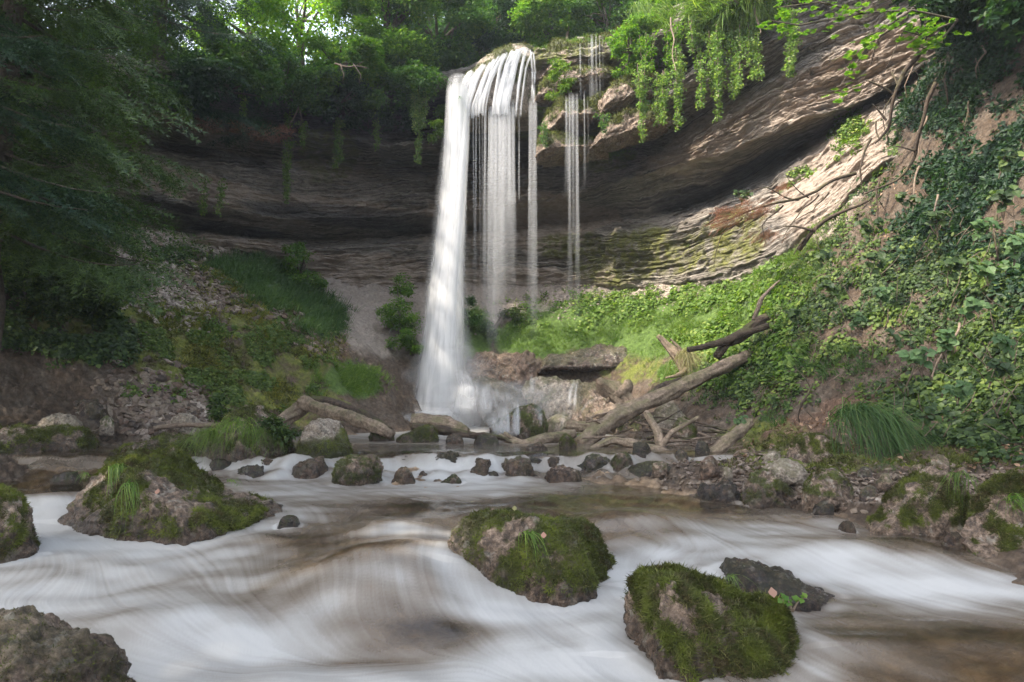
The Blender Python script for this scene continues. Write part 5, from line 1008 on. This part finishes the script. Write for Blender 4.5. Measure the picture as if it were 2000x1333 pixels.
# the withered branch against the cliff
path = [(1670,345,11.6),(1600,375,11.6),(1530,395,11.6),(1450,420,11.6),(1400,440,11.6)]
tw = [[(1560,385,11.6),(1500,375,11.5),(1460,380,11.5)], [(1530,395,11.6),(1490,450,11.5),(1500,480,11.5)], [(1600,375,11.6),(1560,430,11.5),(1530,465,11.5)], [(1450,420,11.6),(1410,470,11.5),(1395,520,11.5)], [(1500,405,11.6),(1470,440,11.5),(1440,470,11.5)], [(1620,370,11.6),(1590,420,11.5),(1545,440,11.5)], [(1580,380,11.6),(1540,350,11.6)]]
wb = line_thing('dead_branch', path, .03, 'fallen bough with withered pinkish-brown needles against the lower cliff', 'branch', 'bark_dark', 2, .08, tw)
g7 = np.random.default_rng(3); pp = []
for x, y, rx, ry, n in [(1475,405,42,12,46),(1435,420,30,10,22),(1505,455,28,9,26),(1420,438,22,7,12),(1540,370,20,6,8)]:
    for _ in range(n): pp.append(P(x + g7.normal(0, rx * .6), y + g7.normal(0, ry * .6), 11.5 + g7.normal(0, .1)))
pp = np.array(pp); dd_ = np.stack([-1 + g7.normal(0, .5, len(pp)), g7.normal(0, .5, len(pp)), -.35 + g7.normal(0, .35, len(pp))], 1); dd_ /= np.linalg.norm(dd_, axis=1)[:, None]
xx = np.cross(dd_, [0, 0.3, 1.]); xx /= np.linalg.norm(xx, axis=1)[:, None]; R = np.stack([xx, dd_, np.cross(xx, dd_)], 2)
v, f = scatter(*T_FROND[0], pp, R, .26); o0 = np.array(wb.location); mesh_np('withered_needles', v - o0, f, M['brown_leaf'], parent=wb, smooth=False, loc=(0, 0, 0))

# ---------------------------------------------------------------- grass, herbs and moss that cover the banks
def cover(name, Lb, n, T_, s0, s1, mat, label, nscale=1.2, lo=-.1, kind='stuff', cat='ground cover', nup=.35, surf='g', pw=1.5):
    if surf == 'g': Vp_, Np_, bx_, by_ = bpz, bnn, bx, by
    else: Vp_, Np_, bx_, by_ = CV.reshape(-1, 3), CN.reshape(-1, 3), CPX.ravel(), CPY.ravel()
    m = blobs(bx_, by_, Lb) ** pw * ((bx_ > -700) & (bx_ < 2900) & (by_ > -60) & (by_ < 1200))
    kk_ = np.nonzero(m > .01)[0]; q_ = Vp_[kk_] * nscale; m = np.where(m > .01, m, 0); m[kk_] *= sstep(lo, lo + .35, fbm(q_[:, 0], q_[:, 1], q_[:, 2], 3))
    if surf == 'g': m = m * above
    i = pick(m, n); vs = []
    for k, t in enumerate(T_):
        ii = i[k::len(T_)]; nn = Np_[ii] * (1 - nup) + np.array([0, 0, nup]) + rng.normal(0, .46, (len(ii), 3)); nn /= np.linalg.norm(nn, axis=1)[:, None]
        vs.append(scatter(*t, Vp_[ii] - Np_[ii] * .01, frames(nn, rng.uniform(0, 6.28, len(ii))), rng.uniform(s0, s1, len(ii))))
    v, f = join(vs); o = mesh_np(name, v, f, M[mat], smooth=False); tag(o, label, cat, kind=kind); return o
CN = grid_normals(CV); CN *= -np.sign((CN * (CV - CAM)).sum(-1))[..., None]
MEAD = [(1250,635,250,58,0),(1050,655,95,36,5),(1400,590,90,55,-10),(1480,560,60,60),(1560,500,60,60,-40),(1330,730,50,30)]
cover('grass', MEAD, 11000, T_GRASS, .07, .17, 'grass', 'bright meadow grass on the terrace right of the falls', lo=-.5, cat='grass')
cover('herbs', [(1250,600,250,30,-4),(1450,590,90,60,-10),(1400,690,90,60),(1500,640,60,80)], 2600, T_COVER, .6, 1.2, 'grass', 'leafy herbs along the back of the meadow', lo=-.2)
cover('grass', [(560,560,100,38,38),(620,620,55,42),(470,540,60,22,15),(530,600,60,30,35)], 2600, T_GRASS, .2, .42, 'grass_dark', 'dark tall grass behind the crest of the left mound', lo=-.5, cat='grass')
cover('grass', [(690,742,58,26,5),(640,730,30,30)], 1200, T_GRASS, .08, .17, 'grass', 'patch of short bright grass by the foot of the left mound', lo=-.6, cat='grass')
cover('herbs', [(340,650,90,55,30),(400,690,70,60),(250,590,60,40),(300,770,50,30),(500,690,60,40),(480,745,90,45,20),(560,660,60,40),(590,720,50,60)], 4200, T_COVER, .35, .7, 'cover_light', 'small green herbs creeping over the left mound', lo=-.05, nscale=1.6)
M['moss_gold'] = leaf_mat('golden moss', (0.10, 0.10, 0.02), (0.20, 0.20, 0.035), (0.30, 0.25, 0.06), 0.3)
cover('moss', [(460,585,130,26,35),(570,700,70,90,30),(420,690,80,40,20),(360,620,60,30)], 10000, [T_MOSS], .03, .09, 'moss_gold', 'golden moss cushions over the crest of the left mound', lo=-.1, nscale=1.3, cat='moss')
cover('herbs', [(560,560,100,38,38),(620,620,55,42),(470,540,60,22,15)], 900, T_COVER, .5, 1.2, 'cover', 'leafy herbs among the tall grass behind the left mound', lo=-.1)
cover('moss', [(460,585,120,30,35),(560,690,90,100,30),(400,700,120,70,20),(230,640,90,60)], 9000, [T_MOSS], .03, .08, 'mossleaf', 'moss cushions on the left mound', lo=-.1, nscale=1.5, cat='moss')
cover('herbs', [(120,600,120,50),(180,660,90,50),(60,640,90,40),(330,500,60,20),(200,560,60,40)], 3600, T_COVER, .5, 1.0, 'cover', 'shaded herbs on the left bank below the spruces', lo=-.15)
RB = [(1560,560,110,120,-30),(1650,640,160,120,-20),(1480,730,110,70,-10),(1600,430,60,70,-40),(1800,560,190,110),(1700,330,40,90,30),(1940,620,110,160),(1880,760,150,60)]
cover('undergrowth', RB, 5000, T_CL, .24, .5, 'cover', 'leafy creepers and brambles tangled over the right bank', lo=-.3, nscale=1.4, nup=.15)
cover('undergrowth', RB, 1500, T_COVER, .5, 1.0, 'cover_light', 'lighter nettles scattered through the right bank', lo=0, nscale=2.2, nup=.1)
cover('undergrowth', RB, 6500, T_COVER, .3, .85, 'cover', 'dense herbs and nettles covering the right bank', lo=-.22, nscale=1.0, nup=.0)
cover('undergrowth', [(1520,620,70,60,-30),(1600,700,120,60),(1430,760,70,50),(1480,800,60,40)], 420, T_GRASS, .12, .25, 'grass_dark', 'long grass falling down the lower right bank', lo=-.2, cat='grass', nup=.2)
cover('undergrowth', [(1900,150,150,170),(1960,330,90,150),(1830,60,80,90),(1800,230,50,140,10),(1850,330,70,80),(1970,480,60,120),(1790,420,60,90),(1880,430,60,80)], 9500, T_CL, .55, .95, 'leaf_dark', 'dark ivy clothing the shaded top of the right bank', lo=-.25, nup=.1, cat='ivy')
cover('undergrowth', [(2300,500,230,420),(2650,500,200,500)], 3200, T_COVER, .6, 1.3, 'cover', 'leafy growth on the bank beyond the right edge', lo=-.4, nup=.1)
cover('herbs', [(-300,600,200,240)], 1500, T_COVER, .6, 1.3, 'cover', 'leafy growth on the bank beyond the left edge', lo=-.4, nup=.1)
cover('herbs', [(1900,830,150,60),(1800,790,80,40),(1960,760,80,80)], 1700, T_COVER, .4, .9, 'cover', 'low herbs along the foot of the right bank', lo=-.15, nup=.05)
cover('moss', [(1560,900,150,22),(1500,865,90,20),(1400,890,50,14),(1650,890,90,16),(1850,900,120,20),(1150,868,110,12)], 7000, [T_MOSS], .02, .05, 'mossleaf', 'green moss on the right shore between the cobbles', lo=-.15, nscale=2, cat='moss')
cover('leaf_litter', [(1560,835,120,25,-18),(1680,800,100,30),(1830,430,100,130),(1750,330,60,70),(1880,860,150,60),(1650,870,90,25)], 7000, [leafS(1, .6, .15)], .03, .075, 'litter', 'brown fallen leaves on the earth of the right bank', lo=-.4, nup=.1, cat='leaf litter')
cover('grass', [(1120,195,80,14,-14),(1090,220,60,8,-10),(1180,165,60,14,-30),(1120,85,80,12,-10),(1190,290,50,20,-10),(1120,290,60,14),(1250,210,40,20,-30)], 2600, T_GRASS, .07, .2, 'grass', 'sunlit grass and moss along the ledges right of the falls', lo=-.5, cat='grass', surf='c')
cover('grass', [(1300,20,60,40),(1380,0,80,60),(1460,0,50,50)], 900, T_GRASS, .3, .6, 'grass', 'long pale grass hanging over the edge above the ivy curtain', lo=-.5, cat='grass', surf='c', nup=.1)
cover('moss', [(415,245,55,10,5),(530,262,40,12)], 900, [T_MOSS], .06, .14, 'brown_leaf', 'rust-coloured moss cushions on the left ledge', lo=-.5, cat='moss', surf='c')
cover('herbs', [(1560,345,150,10,-33),(1450,430,90,10,-28),(1660,260,30,40,30)], 400, T_COVER, .4, .9, 'grass', 'tufts of herbs growing along the slab edge in the sun', lo=-.1, surf='c')

g9 = np.random.default_rng(31); st_ = []
for _ in range(150):
    x, y = g9.uniform(1540, 1990), g9.uniform(420, 860)
    if x < 1540 + (y - 420) * .1: continue
    d_ = vis_d(x, y) - .04; L_ = g9.uniform(15, 60); a_ = g9.uniform(-1.2, 1.2) + 1.57
    st_.append(tube(np.array([P(x, y, d_), P(x + L_ * .5 * math.cos(a_) + g9.normal(0, 4), y - L_ * .5 * math.sin(a_), d_ - .08), P(x + L_ * math.cos(a_), y - L_ * math.sin(a_), d_ - .1)]), [.006, .005, .003], 4))
v, f = join(st_); tag(mesh_np('dead_stems', v, f, M['root']), 'dry stems and twigs poking out of the right bank herbs', 'twigs', kind='stuff')

# ---------------------------------------------------------------- single plants
def tuft(px, py, d, s, n, label, seed, mat='grass_dark', hang=.6, side=0.0, W=.012, spread=.5, base_r=None):
    """Long grass: blades leave one root, arch up, then fall by 'hang' of their length."""
    g = np.random.default_rng(seed); d = min(d + .7, vis_d(px, py)) if s < .5 else d; base = P(px, py, d); parts = []; br = base_r or .03 + .12 * s; k = np.linspace(0, 1, 9)
    for i in range(n):
        L = s * g.uniform(.5, 1.1); a = g.uniform(.25, .8); h = hang * g.uniform(.7, 1.3) * 1.5; sx = side * g.uniform(.4, 1.3) + g.normal(0, spread * .5); sy = -abs(g.normal(.30, .14)) - .15 * hang
        q = np.stack([sx * k, sy * k, a * k * (1 - .3 * k) - h * k ** 2], 1) * L; q[:, 0] += .05 * L * np.sin(k * 5 + i); ox = g.normal(0, br); q += [ox, g.normal(0, br * .5), -.25 * ox * ox / br + g.normal(0, br * .25)]
        wv = np.array([1, g.normal(0, .3), g.normal(0, .3)]); wv /= np.linalg.norm(wv); w_ = (W * s ** .5 * g.uniform(.5, 1.2) * (1 - k ** 1.5))[:, None] * wv
        v = np.concatenate([q - w_ / 2, q + w_ / 2]); m = len(k); parts.append((v, np.array([[j, j + m, j + m + 1] for j in range(m - 1)] + [[j, j + m + 1, j + 1] for j in range(m - 1)])))
    v, f = join(parts); o = mesh_np('grass_tuft', v, f, M[mat], smooth=False); o.location = base; tag(o, label, 'grass'); return o
tuft(1665, 806, 6.9, 1.0, 420, 'large tuft of long drooping dark grass on the right shore', 5, 'grass_dark', .75, .35, .010, .6, .13)
tuft(1725, 830, 6.8, .8, 200, 'smaller tuft of long grass right of the large drooping one', 6, 'grass_dark', .8, .5, .010, .6, .10)
tuft(460, 826, 7.8, .27, 260, 'shaggy grass cap on the grassy hummock in the pool', 7, 'grass', .9, -.2, .012, 1.0, .16)
tuft(510, 838, 7.8, .25, 180, 'shaggy grass on the right shoulder of the grassy hummock', 8, 'cover_light', .9, .4, .012, 1.0, .10)
tuft(410, 845, 7.8, .30, 200, 'thin grass on the left shoulder of the grassy hummock', 88, 'cover_light', .8, -.4, .012, 1.0, .10)
tuft(228, 912, 4.4, .36, 46, 'bright grass tuft hanging down the face of the big sloping boulder', 9, 'grass', .85, .45, .014, .35, .02)
tuft(252, 945, 4.3, .30, 30, 'lower wisps of grass on the face of the big sloping boulder', 10, 'grass', .9, .4, .014, .35, .02)
tuft(168, 925, 4.5, .15, 18, 'small grass wisp at the left shoulder of the big sloping boulder', 11, 'grass', .5, -.2, .014, .6, .02)
tuft(450, 940, 4.4, .14, 22, 'small grass wisp on the right slope of the big sloping boulder', 12, 'grass', .4, .5, .014, .6, .02)
tuft(1028, 1040, 3.4, .17, 34, 'bright grass wisps on the mid-stream boulder', 13, 'grass', .85, .45, .014, .5, .015)
tuft(1425, 1125, 2.6, .10, 16, 'tiny grass wisps on top of the nearest boulder', 14, 'grass', .6, .3, .014, .8, .012)
tuft(1975, 975, 4.1, .26, 40, 'yellow-green grass on the broad boulder at the right edge', 15, 'grass', .7, .2, .014, .8, .03)
tuft(1875, 925, 4.6, .24, 40, 'grass growing between the wedge boulder and the broad one', 16, 'cover_light', .8, -.2, .014, .7, .03)
tuft(1730, 908, 5.6, .20, 40, 'short grass on the shore above the wedge boulder', 17, 'grass_dark', .4, 0, .014, 1, .05)
tuft(1338, 690, 12.2, .6, 200, 'dry drooping grass under the splintered stump', 18, 'grass_dry', .8, .3, .014, .7, .08)
tuft(1128, 850, 9.1, .16, 60, 'grass on the moss-capped stone at the foot of the long log', 19, 'grass', .4, 0, .014, 1, .05)
tuft(1250, 10, 14.6, .6, 120, 'pale grass spilling over the rim beside the yellow-green bush', 20, 'grass', .8, .1, .016, .6, .15)
tuft(1475, -5, 13.6, .7, 160, 'long pale grass on the rim over the frayed root', 21, 'grass', .9, 0, .016, .5, .12)
def plant(px, py, d, s, label, seed, mat='pale_leaf', n=9, h=.5, hang=False, ll=.28):
    g = np.random.default_rng(seed); base = P(px, py, d); e = empty('leafy_plant', base); tag(e, label, 'plant'); ls, st = [], []
    for k in range(3 if not hang else 2):
        a = g.uniform(0, 6.28); tip = np.array([math.cos(a) * .5 + g.normal(0, .1), -abs(math.sin(a)) * .5, (h if not hang else -.9) * g.uniform(.8, 1.3)]) * s; kk = np.linspace(0, 1, 6)
        path = base + tip * kk[:, None] + np.array([0, 0, 1.]) * (.25 * s * np.sin(kk * 3.14))[:, None]; st.append(tube(path, [.004 * (1.2 - q) for q in kk], 5))
        for j in range(n):
            u = .2 + .8 * (j + g.uniform(0, 1)) / n; p = np.array([np.interp(u, kk, path[:, m]) for m in range(3)])
            for q in range(1):
                lv, lf = leafT(s * ll * g.uniform(.6, 1.1), s * ll * .8, .12, .2); nn = np.array([[g.normal(0, .4), -.8 + g.normal(0, .3), .7]]); nn /= np.linalg.norm(nn); lv = lv @ frames(nn, np.array([g.uniform(0, 6.28)]))[0].T; ls.append((lv + p, lf))
    v, f = join(st); mesh_np('stem', v, f, M['root'], parent=e); v, f = join(ls); mesh_np('foliage', v, f, M[mat], parent=e, smooth=False)
PL = [(1750,690,7.2,'herb with broad bluish leaves over the dark hollow','cover',.36),(1800,735,6.6,'bright broad-leaved herb leaning out at the hollow','pale_leaf',.38),(1840,700,6.9,'pale three-leaved bramble right of the hollow','pale_leaf',.36),(1880,640,7.0,'pale bramble under the straight root','pale_leaf',.4),(1930,560,7.0,'pale bramble spray in the middle of the right edge','pale_leaf',.42),(1980,520,6.7,'pale bramble spray cut by the right edge','pale_leaf',.4),
 (1900,480,7.7,'bramble spray beneath the bare reddish earth','pale_leaf',.42),(1960,430,7.3,'bramble spray high at the right edge','cover',.42),(1850,560,7.8,'bramble spray left of its paler neighbours','cover',.42),(1700,540,8.8,'broad-leaved herb in the middle of the bank','cover',.4),(1640,590,9.0,'broad-leaved herb above the undercut','cover',.4),(1660,655,8.4,'light bluish herb over the undercut','pale_leaf',.34),(1560,640,9.6,'herb at the meadow side of the bank','cover',.36),
 (1720,600,8.3,'pale-leaved sprig in the dark herbs','pale_leaf',.34),(1930,760,6.0,'trailing bramble low on the bank','cover',.36),(1870,790,6.2,'trailing pale bramble above the long grass','pale_leaf',.3),(1975,700,6.2,'bramble leaf spray at the right edge above the foot','pale_leaf',.36),(1800,840,6.3,'little climbing herb right of the long grass','cover',.3),(1440,840,8.3,'young seedling with round leaves behind the curved log','pale_leaf',.22),(1450,400,13.4,'small leafy tuft on the slab edge','cover',.4),
 (1770,420,9.2,'herb rooted in the leaning bank above the brambles','cover',.4),(1830,460,8.4,'bright sprig below the reddish earth','cover',.4),(1600,530,9.9,'leafy stem near the bank corner','cover',.42),(1950,350,7.5,'dim spray in the upper shade at right','cover',.4),(1700,470,9.3,'dense herb sprig on the upper bank','cover',.42)]
for i, (x, y, d, l, m, s) in enumerate(PL):
    plant(x, y, min(d, vis_d(x, y) - .12), s, l, 300 + i, m, 10)
plant(1548, 1195, 2.68, .10, 'small yellow-green seedling at the right edge of the nearest boulder', 350, 'leaf_sun', 6, .5)
# overhanging maple bough, top right
e = empty('maple_bough', P(1870, 40, 8.6)); tag(e, 'maple bough with large hanging leaves reaching in at the top right', 'branch')
g8 = np.random.default_rng(77); st, lv_ = [], []
for q in [[(1870,40,8.6),(1780,20,8.4),(1690,25,8.2),(1620,40,8.1)], [(1780,20,8.4),(1720,60,8.2),(1660,85,8.1)], [(1870,40,8.6),(1800,70,8.4),(1760,60,8.3)], [(1690,25,8.2),(1600,5,8.1),(1520,15,8.1)], [(1870,40,8.6),(1820,100,8.5),(1790,90,8.5)], [(1720,60,8.2),(1660,140,8.1),(1640,170,8.1)], [(1690,25,8.2),(1560,50,8.1),(1500,40,8.1)]]:
    pth = np.array([P(*p) for p in q]); st.append(tube(pth, np.linspace(.018, .005, len(q)), 5))
    k = np.linspace(0, 1, len(q))
    for _ in range(34):
        u = g8.uniform(.15, 1); p = np.array([np.interp(u, k, pth[:, m]) for m in range(3)]) + g8.normal(0, .09, 3)
        a0 = g8.uniform(0, 6.28); tlt = g8.uniform(-.3, .6); S_ = g8.uniform(.06, .11)
        for da in (-1.1, -.55, 0, .55, 1.1):
            l_, lf = leafS(S_ * (1 - .25 * abs(da)), S_ * .42, .01); l_ = rot(l_, 'z', da); l_ = rot(rot(l_, 'x', tlt), 'z', a0); lv_.append((l_ + p, lf))
v, f = join(st); mesh_np('twig', v, f, M['trunk'], parent=e); v, f = join(lv_); mesh_np('foliage', v, f, M['leaf_sun'], parent=e, smooth=False)
# a few fallen leaves on the boulders
for i, (x, y, d, s, l) in enumerate([(1062,1052,3.35,.035,'round orange leaf on the mid-stream boulder'),(305,966,4.2,.04,'red leaf on the big sloping boulder'),(1512,1168,2.5,.04,'upright reddish leaf on the nearest boulder'),(1005,998,3.55,.03,'yellow leaf on top of the mid-stream boulder')]):
    v, f = leafT(s, s * .8, .006, .004); v = rot(v, 'x', .9); o = mesh_np('fallen_leaf', v, f, M['brown_leaf' if i != 3 else 'grass_dry']); o.location = P(x, y, d); tag(o, l, 'leaf')

# ---------------------------------------------------------------- shadow-lift haze added to lift the blacks
bm_ = bmesh.new(); bmesh.ops.create_cube(bm_, size=1.0); me_ = bpy.data.meshes.new('haze'); bm_.to_mesh(me_); bm_.free()
hz = bpy.data.objects.new('haze', me_); COL.objects.link(hz); hz.scale = (90, 90, 36); hz.location = (0, 10, 13.5); tag(hz, 'thin haze added to lighten the dark tones', kind='stuff')
s_ = NT('shadow-lift haze'); s_.l.new(s_.add('ShaderNodeVolumePrincipled', {'Color': (.80, .88, .95), 'Density': HAZE, 'Anisotropy': 0.2}).outputs[0], s_.out.inputs['Volume']); me_.materials.append(s_.m)
